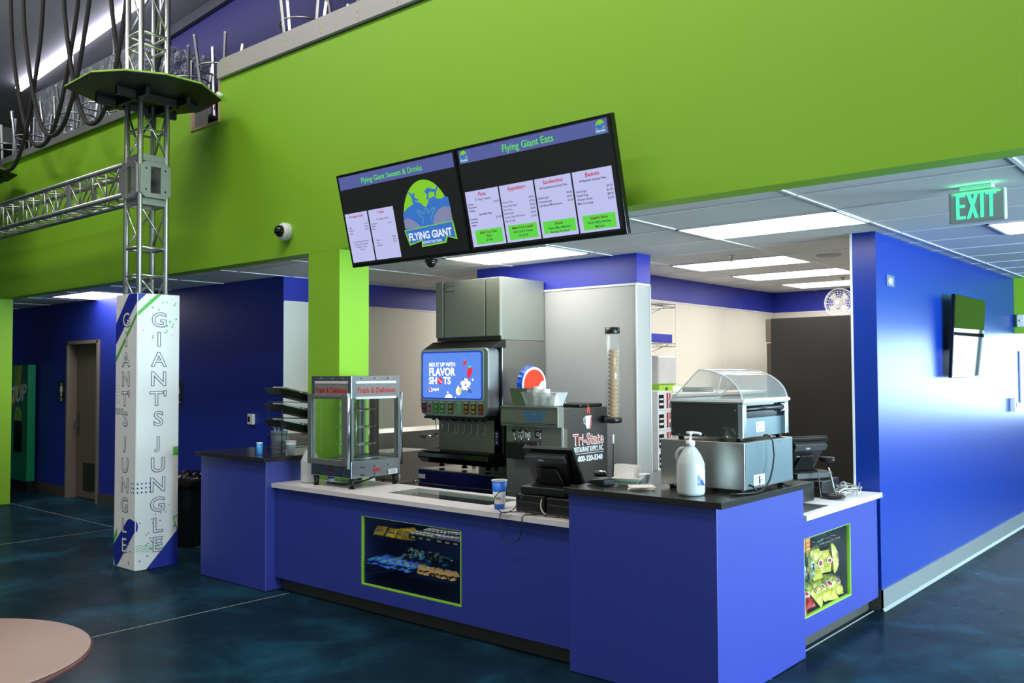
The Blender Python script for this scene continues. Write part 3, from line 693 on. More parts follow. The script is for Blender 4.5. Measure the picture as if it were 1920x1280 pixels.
# ================================================================ WALL AND CEILING FITTINGS
t = thing('wall_television', 'switched-off television tilted down on the right blue wall, mirroring daylight', 'television', (-2.24, 9.17, 1.73))
t.rotation_euler = (0, math.radians(3.2), 0)
SCRN = mat('dark_mirror_screen', (10, 12, 11), 0.03, var=0, spec=1.0)
MB().box(-.03, .0, -.54, .54, 0, .75, BLKG).build('housing', t, bevel=.004)
MB().box(.0, .002, -.525, .525, .015, .735, SCRN).build('screen', t)
MB().box(-.08, -.03, -.12, .12, .25, .5, BLACK).build('wall_bracket', t)
# exit sign
EX = emat('exit_green', (70, 240, 170), 1.6); EXH = mat('exit_sign_housing', (170, 178, 170), .4, var=.03)
t = thing('exit_sign', 'green lit EXIT sign hanging from the ceiling at right', 'exit sign', (-1.305, 5.62, 2.645))
MB().box(-.15, .15, -.012, .035, 0, .185, EXH).build('housing', t, bevel=.012, bseg=3)
MB().box(-.085, .085, -.03, .05, .185, .2095, EXH).build('canopy', t, bevel=.004)
m = MB(FR(0, -.0125, 0)); w, H0, H1 = .016, .022, .165
for a in ((-.108, -.090, H0, H1), (-.090, -.058, H1-w, H1), (-.090, -.060, .088, .104), (-.090, -.058, H0, H0+w), (.020, .038, H0, H1), (.048, .104, H1-w, H1), (.067, .085, H0, H1-w)): m.rect(a[0], a[1], a[2], a[3], EX, 0, .001)
m.poly2([(-.052, H0), (-.033, H0), (.010, H1), (-.009, H1)], EX, 0, .001); m.poly2([(-.009, H0), (.010, H0), (-.033, H1), (-.052, H1)], EX, .0003, .001); m.build('lettering', t)
l = bpy.data.lights.new('exit_glow', 'AREA'); l.shape = 'RECTANGLE'; l.size = .25; l.size_y = .1; l.energy = .22; l.color = (.1, 1, .45)
lo = bpy.data.objects.new('exit_glow', l); COL.objects.link(lo); lo.location = (-1.305, 5.59, 2.81); lo.rotation_euler = (math.radians(165), 0, 0)
# room number plate, switch, alarm, poster
q = thing('room_sign', 'small grey plate reading 481 high on the right blue wall', 'sign', (-2.3195, 7.26, 2.50))
MB().box(0, .006, -.09, .09, -.045, .045, mat('slate_sign_plate', (92, 106, 128), .4)).build('plate', q, bevel=.002)
MB(SD(.0062, 0, 0)).text('481', 0, -.028, .075, PLAINW, 0, 'CENTER').build('lettering', q)
q = thing('wall_switch', 'white switch box low at the far end of the right blue wall', 'switch', (-2.3195, 11.30, 1.41))
MB().box(0, .05, -.06, .06, -.075, .075, WHITE).build('box', q, bevel=.004); MB().box(.05, .056, -.02, .02, -.03, .03, GREY).build('button', q)
q = thing('alarm_box', 'small white alarm box on the green bulkhead at right edge', 'alarm', (-2.25, 11.549, 2.36))
MB().box(-.04, .04, -.04, 0, -.07, .07, WHITE).build('box', q, bevel=.008); MB().ball((0, -.04, 0), .012, mat('alarm_lens', (240, 200, 180), .2)).build('lens', q)
q = thing('poster', 'framed poster on the blue wall beyond the bulkhead at right edge', 'poster', (-2.3195, 12.05, 1.72))
MB().box(0, .02, -.32, .32, -.3, .3, WHITE).build('frame', q, bevel=.004)
pm = MB(SD(.0205, 0, 0)); pm.rect(-.28, .28, -.26, .26, PLAINW)
for k in range(7): pm.rect(-.22, .2-.03*(k % 3), .2-.06*k, .215-.06*k, REDP if k == 0 else INK, .001)
pm.build('print', q)
# dome camera on the green wall and a darker one on the ceiling
t = thing('dome_camera', 'white dome camera mounted on the green wall left of the menu screens', 'security camera', (-6.785, 4.7995, 3.07))
MB().lathe([(.078, 0), (.080, .02), (.080, .055), (.070, .072), (.052, .078)], WHITE, axis='y', seg=32).build('base', t)
MB().ball((0, -.085, 0), .053, BLKG, seg=20, rings=12).build('dome', t)
t = thing('dome_camera', 'black dome camera under the ceiling below the left menu screen', 'security camera', (-5.985, 5.82, 2.848))
MB().lathe([(.06, 0), (.06, -.02), (.055, -.03)], BLACK, seg=24).build('base', t); MB().ball((0, 0, -.028), .048, BLKG, seg=20, rings=10).build('dome', t)
# sprinklers and speaker grille
def sprinkler(x, y, lb):
    t = thing('sprinkler', lb, 'sprinkler', (x, y, CE-.001))
    MB().lathe([(.035, 0), (.035, -.004), (.012, -.010), (.010, -.03)], CHROME, seg=18).build('escutcheon', t)
    MB().lathe([(.004, -.03), (.004, -.05), (.020, -.052), (.020, -.055)], CHROME, seg=14).build('deflector', t)
sprinkler(-3.79, 7.5, 'ceiling sprinkler head between the first two kitchen lights'); sprinkler(-3.75, 10.12, 'small ceiling sprinkler head between the two rearmost lights')
o = MB().lathe([(.11, 0), (.11, -.006), (.09, -.010), (.0, -.010)], mat('speaker_grille', (170, 168, 164), .6), seg=28).build('ceiling_speaker', loc=(-3.12, 8.08, CE-.001)); tag(o, 'round ceiling speaker grille left of the blue pillar top', 'speaker')
# restroom signs and thermostat on the dark blue wall
SGN = mat('dark_sign_plate', (30, 34, 60), .4)
def rest_sign(x, z, lb, sc=1.0):
    q = thing('restroom_sign', lb, 'sign', (x, 5.7495, z))
    MB().box(-.11*sc, .11*sc, -.006, 0, -.16*sc, .16*sc, SGN).build('plate', q, bevel=.002)
    m = MB(FR(0, -.0065, 0)); m.disc(0, .10*sc, .022*sc, PLAINW); m.poly2([(-.04*sc, .07*sc), (.04*sc, .07*sc), (.05*sc, -.01*sc), (.025*sc, -.01*sc), (.02*sc, -.09*sc), (-.02*sc, -.09*sc), (-.025*sc, -.01*sc), (-.05*sc, -.01*sc)], PLAINW)
    m.rect(-.07*sc, .07*sc, -.115*sc, -.108*sc, PLAINW); m.rect(-.03*sc, .03*sc, -.14*sc, -.125*sc, PLAINW)
    m.build('pictogram', q)
rest_sign(-13.75, 1.55, 'restroom pictogram plate beside the door at far left'); rest_sign(-10.40, 1.56, 'restroom pictogram plate half hidden by the printed column wrap')
t = thing('thermostat', 'white thermostat on the dark blue wall above the left counter', 'thermostat', (-8.78, 5.7495, 1.285))
MB().box(-.055, .055, -.035, 0, -.06, .06, WHITE).build('case', t, bevel=.008); MB().box(-.04, .0, -.037, -.0352, -.03, .03, BLKG).build('display', t)
# drinks vending machine
t = thing('vending_machine', 'dark green soft drink vending machine behind the green post at far left', 'vending machine', (-15.10, 5.60, 0))
VG = mat('vending_green', (10, 130, 84), .35, var=.05); VY = mat('citrus_yellow', (220, 200, 30), .4); VL = mat('lime_art', (120, 190, 50), .4)
MB().box(-.5, .5, -.0, .15-.03, .16, 1.95, VG).build('cabinet', t, bevel=.01)
MB().box(-.48, .48, .02, .11, 0, .16, BLACK).build('base', t)
m = MB(FR(.5, -.0006, 0))
m.poly2([(-.55, 1.30), (-.30, 1.55), (-.22, 1.94), (-.36, 1.94), (-.55, 1.5)], VY); m.poly2([(-.55, 1.45), (-.42, 1.6), (-.33, 1.94), (-.55, 1.94)], VL, .001)
m.text('7UP', -.06, 1.42, .34, PLAINW, .002, 'RIGHT', bold=.03, shear=.25, rot=.12)
m.disc(-.36, 1.16, .13, VY, .001, seg=18); m.disc(-.36, 1.16, .10, VL, .002, seg=18)
m.build('front_graphics', t)
MB().box(.0, .30, -.006, -.0005, .60, 1.08, BLKG).build('selection_panel', t)
# dark trash bin with liner
t = thing('trash_bin', 'black trash bin with a crumpled black liner beside the left counter', 'trash bin', (-8.76, 5.0, 0))
MB().lathe([(.14, .0), (.15, .02), (.185, .62), (.19, .64)], BLACK, seg=20).build('bin', t)
LNR = mat('shiny_black_liner', (12, 12, 13), .18, bump=1, bscale=14)
pr = MB(); vs = []; fs = []; random.seed(5)
sg = 28; rows = [(.192, .60), (.24, .62), (.27, .68), (.24, .74), (.2, .76), (.12, .70)]
for r_, z_ in rows:
    for k in range(sg):
        th = 2*PI*k/sg; q_ = r_*(1+.12*random.uniform(-1, 1)); vs.append((q_*math.cos(th), q_*math.sin(th), z_+.025*random.uniform(-1, 1)))
for i in range(len(rows)-1):
    for k in range(sg): fs.append((i*sg+k, i*sg+(k+1) % sg, (i+1)*sg+(k+1) % sg, (i+1)*sg+k))
pr.add(vs, fs, LNR, True).build('liner', t)
# round table in the foreground
t = thing('round_table', 'round brown cafe table at the bottom left corner', 'table', (-3.80, 1.08, 0))
TBT = mat('taupe_laminate', (164, 132, 122), .42, var=.06, scale=3); TBE = mat('dark_brown_edge', (84, 48, 44), .35)
MB().lathe([(0, .722), (.575, .722), (.590, .728), (.592, .742), (.584, .7485)], TBE, seg=72).build('edge_band', t)
MB().lathe([(.584, .7487), (.580, .7505), (0, .7505)], TBT, seg=72).build('tabletop', t)
MB().lathe([(.035, .02), (.035, .72)], BLACK, seg=16).build('column', t)
MB().lathe([(.27, 0), (.27, .015), (.05, .045), (.035, .06)], BLACK, seg=28).build('base', t)
# ================================================================ SERVING COUNTERS
LIMEF = mat('lime_edge_paint', (150, 205, 60), .4); INTD = mat('dark_display_interior', (30, 38, 100), .45)
t = thing('high_counter', 'left high blue counter block with black stone top, beside the trash bin', 'counter', (-6.885, 4.75, 0))
MB().box(-.50, .50, -.44, .50, .004, 1.064, COUNTER).build('body', t, bevel=.003)
MB().box(-.535, .535, -.48, .54, 1.065, 1.10, BTOP).build('stone_top', t, bevel=.002)
t = thing('high_counter', 'right corner high blue counter block with black stone top', 'counter', (-2.80, 4.92, 0))
MB().box(-.49, .495, -.57, .57, .004, 1.064, COUNTER).build('body', t, bevel=.003)
MB().box(-.51, .54, -.60, .60, 1.065, 1.10, BTOP).build('stone_top', t, bevel=.002)

def case_counter(frame, W_, D_, H_, wu0, wu1, wv0, wv1, label, toe=.11):
    """frame: u along the face, v up, c outward; hollow behind the window"""
    t = thing('display_counter', label, 'display counter', (frame[0][3], frame[1][3], 0)); t.matrix_world = Matrix.Translation((frame[0][3], frame[1][3], 0))
    L_ = Matrix.Translation((-frame[0][3], -frame[1][3], 0)) @ frame
    th = .02
    b = MB(L_)
    for a in ((0, wu0, toe, H_), (wu1, W_, toe, H_), (wu0, wu1, toe, wv0), (wu0, wu1, wv1, H_)): b.box(a[0], a[1], a[2], a[3], -th, 0, COUNTER)
    b.box(0, th, toe, H_, -D_, -th, COUNTER).box(W_-th, W_, toe, H_, -D_, -th, COUNTER).box(th, W_-th, toe, toe+th, -D_, -th, COUNTER)
    b.build('body', t)
    k = MB(L_); k.box(0, W_, .002, toe, -D_+.02, -.075, RUBBERD); k.build('toe_kick', t)
    i = MB(L_); i.box(wu0-.02, wu0-.001, wv0-.02, H_-.03, -D_+.05, -.022, INTD).box(wu1+.001, wu1+.02, wv0-.02, H_-.03, -D_+.05, -.022, INTD).box(wu0-.02, wu1+.02, wv0-.04, wv0-.02, -D_+.05, -.022, INTD).box(wu0-.02, wu1+.02, wv0-.04, H_-.03, -D_+.03, -D_+.05, INTD)
    i.build('display_box', t)
    f = MB(L_); w = .010
    f.box(wu0, wu0+w, wv0, wv1, -.022, .001, LIMEF).box(wu1-w, wu1, wv0, wv1, -.022, .001, LIMEF).box(wu0+w, wu1-w, wv0, wv0+w, -.022, .001, LIMEF).box(wu0+w, wu1-w, wv1-.003, wv1, -.022, .001, LIMEF)
    f.build('window_frame', t)
    MB(L_).box(wu0+w+.001, wu1-w-.001, wv0+w+.001, wv1-.005, -.014, -.010, GLASS).build('window_pane', t)
    return t, L_
GSH = glass('green_shelf_glass', (.88, .95, .92), .10)
tf, Lf = case_counter(FR(-6.383, 4.40, 0), 3.09, .62, .852, 1.108, 2.146, .215, .725, 'front blue display counter with a wide candy window and dark toe kick')
for v in (.365, .61): MB(Lf).box(1.10, 2.155, v-.006, v, -.56, -.03, GSH).build('shelf', tf)
ts, Ls = case_counter(SD(-2.33, 5.495, 0), 1.40, .55, .852, .045, .85, .228, .728, 'right side blue display counter with a square window full of chip bags')
for v in (.375, .625): MB(Ls).box(.03, .865, v-.006, v, -.49, -.03, GSH).build('shelf', ts)
# white worktops
t = thing('countertop', 'long white worktop of the front counter with an inset glass panel', 'countertop', (-4.8, 4.7, .852))
X0, Y0 = -4.8, 4.7
c = MB()
def bx(mb, a, b_, c_, d_, z0=.0, z1=.034, m=CTOP): mb.box(a-X0, b_-X0, c_-Y0, d_-Y0, z0, z1, m)
bx(c, -6.383, -5.19, 4.362, 5.0); bx(c, -6.383, -5.98, 5.0, 5.14); bx(c, -4.15, -3.293, 4.362, 5.0); bx(c, -5.19, -4.15, 4.362, 4.575); bx(c, -5.19, -4.15, 4.91, 5.0)
c.build('slab', t); g = MB(); bx(g, -5.189, -4.151, 4.576, 4.909, .026, .0335, GSH); g.build('glass_insert', t)
t = tag(MB().box(-.32, .34, -.70, .70, 0, .034, mat('bright_white_surface', (236, 238, 240), .3)).build('countertop', loc=(-2.63, 6.205, .852), bevel=.002), 'short white worktop on the right side counter under the second register', 'countertop')

# ================================================================ CANDY AND CHIPS
def pouch_mesh(name, w, h, th, mats_, seed, fn=None, nx=9, ny=9, pu=2.4, jit=.25, flat=False):
    """lying flat: w along x, h along y, thickness z; crimped short ends at +-y"""
    rnd = random.Random(seed); mb = MB(); vs = []; fs = []; mid = []
    for s in (1, -1):
        for j in range(ny):
            for i in range(nx):
                u = i/(nx-1)*2-1; v = j/(ny-1)*2-1
                bul = max(0, (1-abs(u)**pu))*max(0, (1-abs(v)**3.0))**.7
                z = s*th/2*bul*(1+jit*rnd.uniform(-1, 1)) if abs(u) < 1 and abs(v) < .99 else 0
                x = u*w/2*(1-.06*bul); y = v*h/2
                if abs(v) > .99: x *= 1.02
                vs.append((x, y, z+th/2*.9))
    o = nx*ny
    for s, off in ((0, 0), (1, o)):
        for j in range(ny-1):
            for i in range(nx-1):
                a = off+j*nx+i; q = (a, a+1, a+nx+1, a+nx); q = q if s == 0 else q[::-1]
                fs.append(q); mid.append(j)
    for q, j in zip(fs, mid):
        mb.f.append(list(q)); mb.sm.append(not flat); mb.mi.append(0)
    mb.v = vs; mb.mats = [mats_[0]]
    if len(mats_) > 1:
        mb.mats = list(mats_)
        mb.mi = [1 if (0 < j < ny-2 and j % 3 != 0) else 0 for j in mid] if fn is None else [fn(i_ % (nx-1), j) for i_, j in zip(range(len(mid)), mid)]
    if fn is not None:
        mb.mi = []
        for s in (0, 1):
            for j in range(ny-1):
                for i in range(nx-1): mb.mi.append(fn(i, j))
    return mb
def foil(nm, rgb): return mat(nm, rgb, .28, 0.0, var=.10, scale=30, coat=.4, bump=.3, bscale=60)
YEL = foil('yellow_wrapper', (255, 190, 20)); BRN = foil('brown_print', (70, 36, 24)); ROY = foil('royal_blue_wrapper', (44, 84, 214)); GRW = foil('green_wrapper', (70, 150, 96))
CYN = foil('cyan_wrapper', (70, 170, 226)); NVW = foil('navy_wrapper', (18, 26, 46)); TAN = foil('tan_wrapper', (204, 164, 110)); SLV = foil('silver_wrapper', (180, 200, 214)); WHW = foil('white_wrapper', (230, 226, 222))
REDW = foil('red_wrapper', (196, 30, 36)); ORW = foil('orange_wrapper', (232, 86, 36)); MAR = foil('maroon_wrapper', (110, 24, 40)); PUR = foil('purple_wrapper', (84, 70, 130)); CHY = foil('chip_bag_yellow', (226, 204, 84)); BLB = foil('black_wrapper', (26, 24, 28))
def packs(name, cat, group, lab, mb, places, extra=None):
    """places: (x,y,z, rx,ry,rz); lab: str or list"""
    first = mb.build(name)
    if extra: extra(first)
    for i, (x, y, z, rx, ry, rz) in enumerate(places):
        o = first if i == 0 else first.copy()
        if i:
            COL.objects.link(o)
            for ch in first.children:
                d = ch.copy(); COL.objects.link(d); d.parent = o
        o.location = (x, y, z); o.rotation_euler = (rx, ry, rz)
        if cat == 'chip bag': o.rotation_euler = (rx, ry+.10*math.sin(7*i+len(group)), rz+.22*math.sin(5*i+1)); o.scale = (1, .9+.14*math.sin(3.3*i+len(lab)), 1)
        tag(o, lab if isinstance(lab, str) else lab[i % len(lab)], cat, group)
rnd = random.Random(11)
# -- front window: faces -Y, shelf tops z .61 and .365 ; x -5.27 .. -4.24
ym = pouch_mesh('candy', .115, .075, .022, [YEL], 1)
def mm(o): 
    b = MB(Matrix.Translation((0, 0, .0215))); b.text('m&m\u2019s', 0, -.013, .036, BRN, 0, 'CENTER', bold=.03, maxw=.085); b.text('m&m\u2019s', 0, -.013, .036, PLAINW, -.0003, 'CENTER', bold=.06, maxw=.09); b.build('lettering', o)
pl = [(-5.14, 4.475, .612, .95, 0, .05), (-5.00, 4.465, .612, .92, .0, -.08)]+[(-4.93+.022*k, 4.475+.008*k, .612+.001*k, 1.0, .05*k, -.15-.02*k) for k in range(6)]
packs('candy_bag', 'candy bag', 'yellow candy bags on the top shelf of the front window', 'yellow candy bag at the left of the front window top shelf', ym, pl, mm)
# rows of candy bars in trays
barm = pouch_mesh('bar', .036, .12, .022, [BLB, WHW, MAR], 4, lambda i, j: [0, 1, 0, 2, 1, 0, 2, 0][j % 8], 5, 9, 8, .1)
barp = pouch_mesh('bar', .036, .12, .022, [PUR, WHW, BLB], 5, lambda i, j: [0, 0, 2, 1, 1, 2, 0, 0][j % 8], 5, 9, 8, .1)
trayp = []
for k in range(9):
    for l in range(2): trayp.append((-4.76+.0395*k, 4.47+.125*l, .636+.004*l, .05, 0, rnd.uniform(-.1, .1)))
packs('candy_bar', 'candy bar', 'dark candy bars on the top shelf of the front window', 'dark red and white candy bar on the front window top shelf', barm, trayp[:12])
packs('candy_bar', 'candy bar', 'purple candy bars on the top shelf of the front window', 'purple candy bar at the right of the front window top shelf', barp, trayp[12:]+[(-4.40+.038*k, 4.47, .638, .05, 0, .03) for k in range(4)])
for k, (x0, w_) in enumerate(((-4.785, .26), (-4.52, .28))):
    b = MB(); b.box(0, w_, 0, .27, 0, .003, BLB).box(0, w_, 0, .003, .003, .024, BLB).box(0, w_, .267, .27, .003, .05, BLB).box(0, .003, .003, .267, .003, .03, BLB).box(w_-.003, w_, .003, .267, .003, .03, BLB)
    o = b.build('candy_tray', loc=(x0, 4.405+.025, .6105)); tag(o, ('black candy tray in the middle of the top shelf, front window', 'black candy tray at the right end of the top shelf, front window')[k], 'tray')
    m = MB(Matrix.Translation((0, -.0005, 0)) @ FR(0, 0, 0))
    for q in range(3): m.rect(.02+.08*q, .06+.08*q, .006, .018, WHW)
    m.build('printed_labels', o)
# piles on the lower shelf
blue = pouch_mesh('pack', .07, .115, .024, [ROY, GRW], 6, lambda i, j: 1 if j in (1, 2) and 1 < i < 7 else 0, 9, 9, 2.4, .4, True)
pl = []
for k in range(28):
    lay = k//14; i = k % 14; pl.append((-5.21+.036*i+.016*lay+rnd.uniform(-.01, .01), 4.465+.08*(i % 2)+rnd.uniform(-.01, .01), .366+.026*lay+.004*(i % 3), .08, rnd.uniform(-.12, .12), rnd.uniform(-.5, .5)))
packs('candy_packet', 'candy packet', 'blue candy packets on the lower shelf of the front window', 'royal blue and green packet piled on the front window lower shelf', blue, pl)
cy = pouch_mesh('pack', .05, .16, .032, [CYN, NVW, WHW], 7, lambda i, j: 2 if j == 4 else (1 if i < 3 else 0), 9, 9, 4, .35, True)
pl = [(-4.98+.036*(k % 11)+.018*(k//11), 4.60+rnd.uniform(-.03, .04), .41+.028*(k//11)+rnd.uniform(0, .01), rnd.uniform(-.1, .25), rnd.uniform(-.3, .3), 1.15+rnd.uniform(-.5, .5)) for k in range(22)]
packs('cookie_packet', 'snack packet', 'light blue packets heaped on the lower shelf', 'light blue and black packet heaped on the front window lower shelf', cy, pl)
tn = pouch_mesh('pack', .042, .13, .026, [TAN, SLV, TAN], 8, lambda i, j: 1 if j > 5 else 0, 9, 9, 6, .2, True)
pl = [(-4.72+.044*(k % 9), 4.47+.01*(k % 2), .366+.024*(k//9), .05, rnd.uniform(-.1, .1), rnd.uniform(-.35, .35)+.9) for k in range(18)]
packs('granola_bar', 'granola bar', 'tan bars on the lower shelf of the front window', 'tan and silver bar at the right of the front window lower shelf', tn, pl)
# -- right window: faces +X, y 5.54..6.345
bx_ = MB().box(-.05, .05, -.035, .035, 0, .026, ORW)
for k in range(3): bx_.box(.0502, .0508, -.028+.02*k, -.014+.02*k, .006, .02, CHY)
packs('candy_box', 'candy box', 'orange candy boxes on the top shelf of the right window', 'flat orange candy box stacked in the right window top shelf', bx_, [(-2.42, 5.63+.075*(k % 2), .626+.0265*(k//2), 0, 0, rnd.uniform(-.04, .04)) for k in range(6)])
dk = pouch_mesh('pack', .05, .13, .03, [BLB, SLV, BLB], 9, lambda i, j: 1 if (i+j) % 7 == 0 else 0)
packs('candy_bar', 'candy bar', 'black bars on the top shelf of the right window', 'black and silver wrapped bar on the top shelf of the right window', dk, [(-2.44+.02*rnd.random(), 5.83+.055*(k % 9), .628+.026*(k//9), .1, .1, 1.2+rnd.uniform(-.4, .4)) for k in range(16)])
def chipbag(nm, main, badge, seed):
    m = pouch_mesh('bag', .118, .195, .055, [main, badge], seed, lambda i, j: 0, 9, 11, 3, .42, True)
    m.T = Matrix.Identity(4)
    return m
def badge_of(c1, c2):
    def f(o):
        b = MB(Matrix.Translation((0, 0, .057))); b.disc(0, .01, .034, c1, 0, rv=.026, seg=16, th=.002); b.disc(0, .01, .022, c2, .002, rv=.016, seg=14, th=.001); b.build('badge', o)
    return f
cb = chipbag('bag', CHY, REDW, 12)
# standing bags: rotate so that +y -> up, +z(front) -> +X
def stand(x, y, z, yaw, lean=0): return (x, y, z+.105, PI/2-lean, 0, PI/2+yaw)
packs('chip_bag', 'chip bag', 'yellow chip bags standing on the middle shelf of the right window', 'yellow chip bag standing on the middle shelf, right window', cb, [stand(-2.45, 6.27, .376, .12, .1), stand(-2.45, 6.135, .376, -.1, .12), stand(-2.46, 6.00, .376, .1, .08), stand(-2.57, 6.26, .376, .1, .1), stand(-2.57, 6.12, .376, .1, .1)], badge_of(WHW, REDW))
db = chipbag('bag', NVW, ORW, 13)
packs('chip_bag', 'chip bag', 'dark chip bags on the middle shelf of the right window', 'dark blue chip bag with an orange and yellow badge, near end of the middle shelf', db, [stand(-2.44, 5.72, .376, .1, .15), stand(-2.57, 5.70, .376, -.1, .1)], badge_of(ORW, CHY))
gb_ = chipbag('bag', foil('olive_wrapper', (120, 128, 70)), WHW, 14)
packs('chip_bag', 'chip bag', 'olive chip bags on the middle shelf of the right window', 'olive green chip bag between the dark and yellow bags on the middle shelf', gb_, [stand(-2.45, 5.86, .376, .1, .08), stand(-2.58, 5.85, .376, .1, .05)], badge_of(WHW, CYN))
rb_ = chipbag('bag', REDW, WHW, 15)
def low(x, y, yaw, lean): return (x, y, .215+.075, PI/2-lean, 0, PI/2+yaw)
packs('chip_bag', 'chip bag', 'red chip bags at the bottom of the right window', 'red chip bag leaning at the near end of the bottom shelf, right window', rb_, [low(-2.44, 5.62, .1, .7), low(-2.44, 5.755, -.1, .75), low(-2.6, 5.72, .1, .5)], badge_of(WHW, REDW))
packs('chip_bag', 'chip bag', 'yellow chip bags at the bottom of the right window', 'yellow chip bag leaning on the bottom of the right window', chipbag('bag', CHY, WHW, 16), [low(-2.44, 5.89, .1, .7), low(-2.44, 6.02, .1, .72), low(-2.44, 6.15, -.1, .7), low(-2.44, 6.28, .1, .6), low(-2.61, 6.0, .1, .4), low(-2.61, 6.15, .1, .4)], badge_of(WHW, REDW))

# ================================================================ FOOD DISPLAY WARMER
ZC = .8865
t = thing('display_warmer', 'glass and steel food warmer marked Fresh & Delicious on the front counter', 'food display warmer', (-5.78, 4.76, ZC))
SDK = mat('dark_satin_steel', (160, 160, 156), .34, .75, var=.1, scale=9, aniso=(1, 1, 40)); SBL = mat('blue_grey_steel', (176, 190, 200), .22, 1.0, var=.08, scale=7)
h = .255
b = MB().box(-h, h, -h, h, .083, .215, SBL); bs = b.build('base', t, bevel=.003)
MB().box(-h, h, -h, h, .705, .885, SBL).build('header', t, bevel=.003)
for sx in (-1, 1):
    for sy in (-1, 1):
        MB().box(sx*h-(.022 if sx > 0 else 0), sx*h+(.022 if sx < 0 else 0), sy*h-(.022 if sy > 0 else 0), sy*h+(.022 if sy < 0 else 0), .2151, .7049, SBL).build('corner_post', t)
        MB().lathe([(.018, .006), (.024, .083)], BLACK, (sx*(h-.03), sy*(h-.03), 0), 14).lathe([(.026, 0), (.026, .006)], BLACK, (sx*(h-.03), sy*(h-.03), 0), 14).build('leg', t)
MB().box(h-.008, h-.004, -h+.024, h-.024, .217, .703, GLASS).build('side_glass', t)
MB().box(-h+.004, -h+.008, -h+.024, h-.024, .217, .703, GLASS).build('side_glass', t)
for s, nm in ((-1, 'door'), (1, 'door')):
    y0 = s*(h+.006); y1 = s*(h+.032); a, b_ = min(y0, y1), max(y0, y1)
    d = MB().box(-h-.012, -h+.035, a, b_, .18, .735, SDK).box(h-.075, h-.005, a, b_, .18, .735, SDK).box(-h+.035, h-.075, a, b_, .18, .225, SDK).box(-h+.035, h-.075, a, b_, .705, .735, SDK).build(nm, t, bevel=.006)
    MB().box(-h+.036, h-.076, (a+b_)/2-.002, (a+b_)/2+.002, .226, .704, GLASS).build('door_glass', d)
    MB().tube([(h-.01, (a+b_)/2, .16), (h-.01, (a+b_)/2, .75)], .012, SBL, 10).build('hinge', d)
for f_, nm in ((FR(0, -h-.001, 0), 'front'), (SD(h+.001, 0, 0), 'side')):
    m = MB(f_)
    m.rect(-.21, .21, .73, .82, mat('taupe_sign', (128, 124, 120), .35)); m.text('Fresh & Delicious', 0, .752, .058, REDP, .001, 'CENTER', bold=.03, maxw=.39)
    for v in (.835, .712):
        m.rect(-.21, .21, v-.009, v+.009, PLAINW)
        for k in range(42): m.rect(-.208+.01*k, -.204+.01*k, v-.006+.006*(k % 2), v+.0+.006*(k % 2), REDP, .0008)
    m.build('sign_panel', t)
    m = MB(f_)
    for u in (-.14, 0, .14):
        for v in (.105, .165, .865):
            m.poly2([(u-.022, v-.006), (u+.022, v-.006), (u+.015, v+.008), (u-.015, v+.008)], CHROME, 0, .006)
    m.build('vent_louver', t)
    m = MB(f_); m.rect(-.03, .03, .122, .148, REDP if nm == 'side' else MAR, .001); m.build('red_label', t)
m = MB(SD(h+.001, 0, 0)); m.rect(.12, .215, .09, .13, PLAINW, .0062); 
for k in range(4): m.rect(.13, .2, .096+.008*k, .099+.008*k, INK, .0072)
m.build('rating_plate', t)
MB().box(-.03, .03, .17, .22, .2151, .7049, BLACK).build('drive_post', t)
MB().lathe([(0, .2151), (.19, .2152), (.19, .225), (0, .226)], STEELD, seg=36).build('turntable', t)
r = MB(); r.tube([(0, 0, .226), (0, 0, .66)], .011, STEEL, 12); r.build('rack_pole', t)
for z in (.33, .47, .61):
    m = MB()
    for k in range(8):
        a_ = k*PI/4+.2; m.tube([(.011*math.cos(a_), .011*math.sin(a_), z), (.15*math.cos(a_), .15*math.sin(a_), z), (.165*math.cos(a_), .165*math.sin(a_), z+.008)], .0028, CHROME, 6)
    m.tube([(.10*math.cos(q*PI/10), .10*math.sin(q*PI/10), z-.004) for q in range(20)], .0025, CHROME, 6, closed=True)
    m.build('rack_tier', t)
tag(MB().tube([(0, 0, .01), (.08, .03, .006), (.18, .02, .006), (.28, .08, .02), (.35, .15, .05), (.42, .2, .09)], .006, BLACK, 8).build('power_cord', loc=(-5.98, 4.62, ZC)), 'black power cord curling under the food warmer', 'cord')

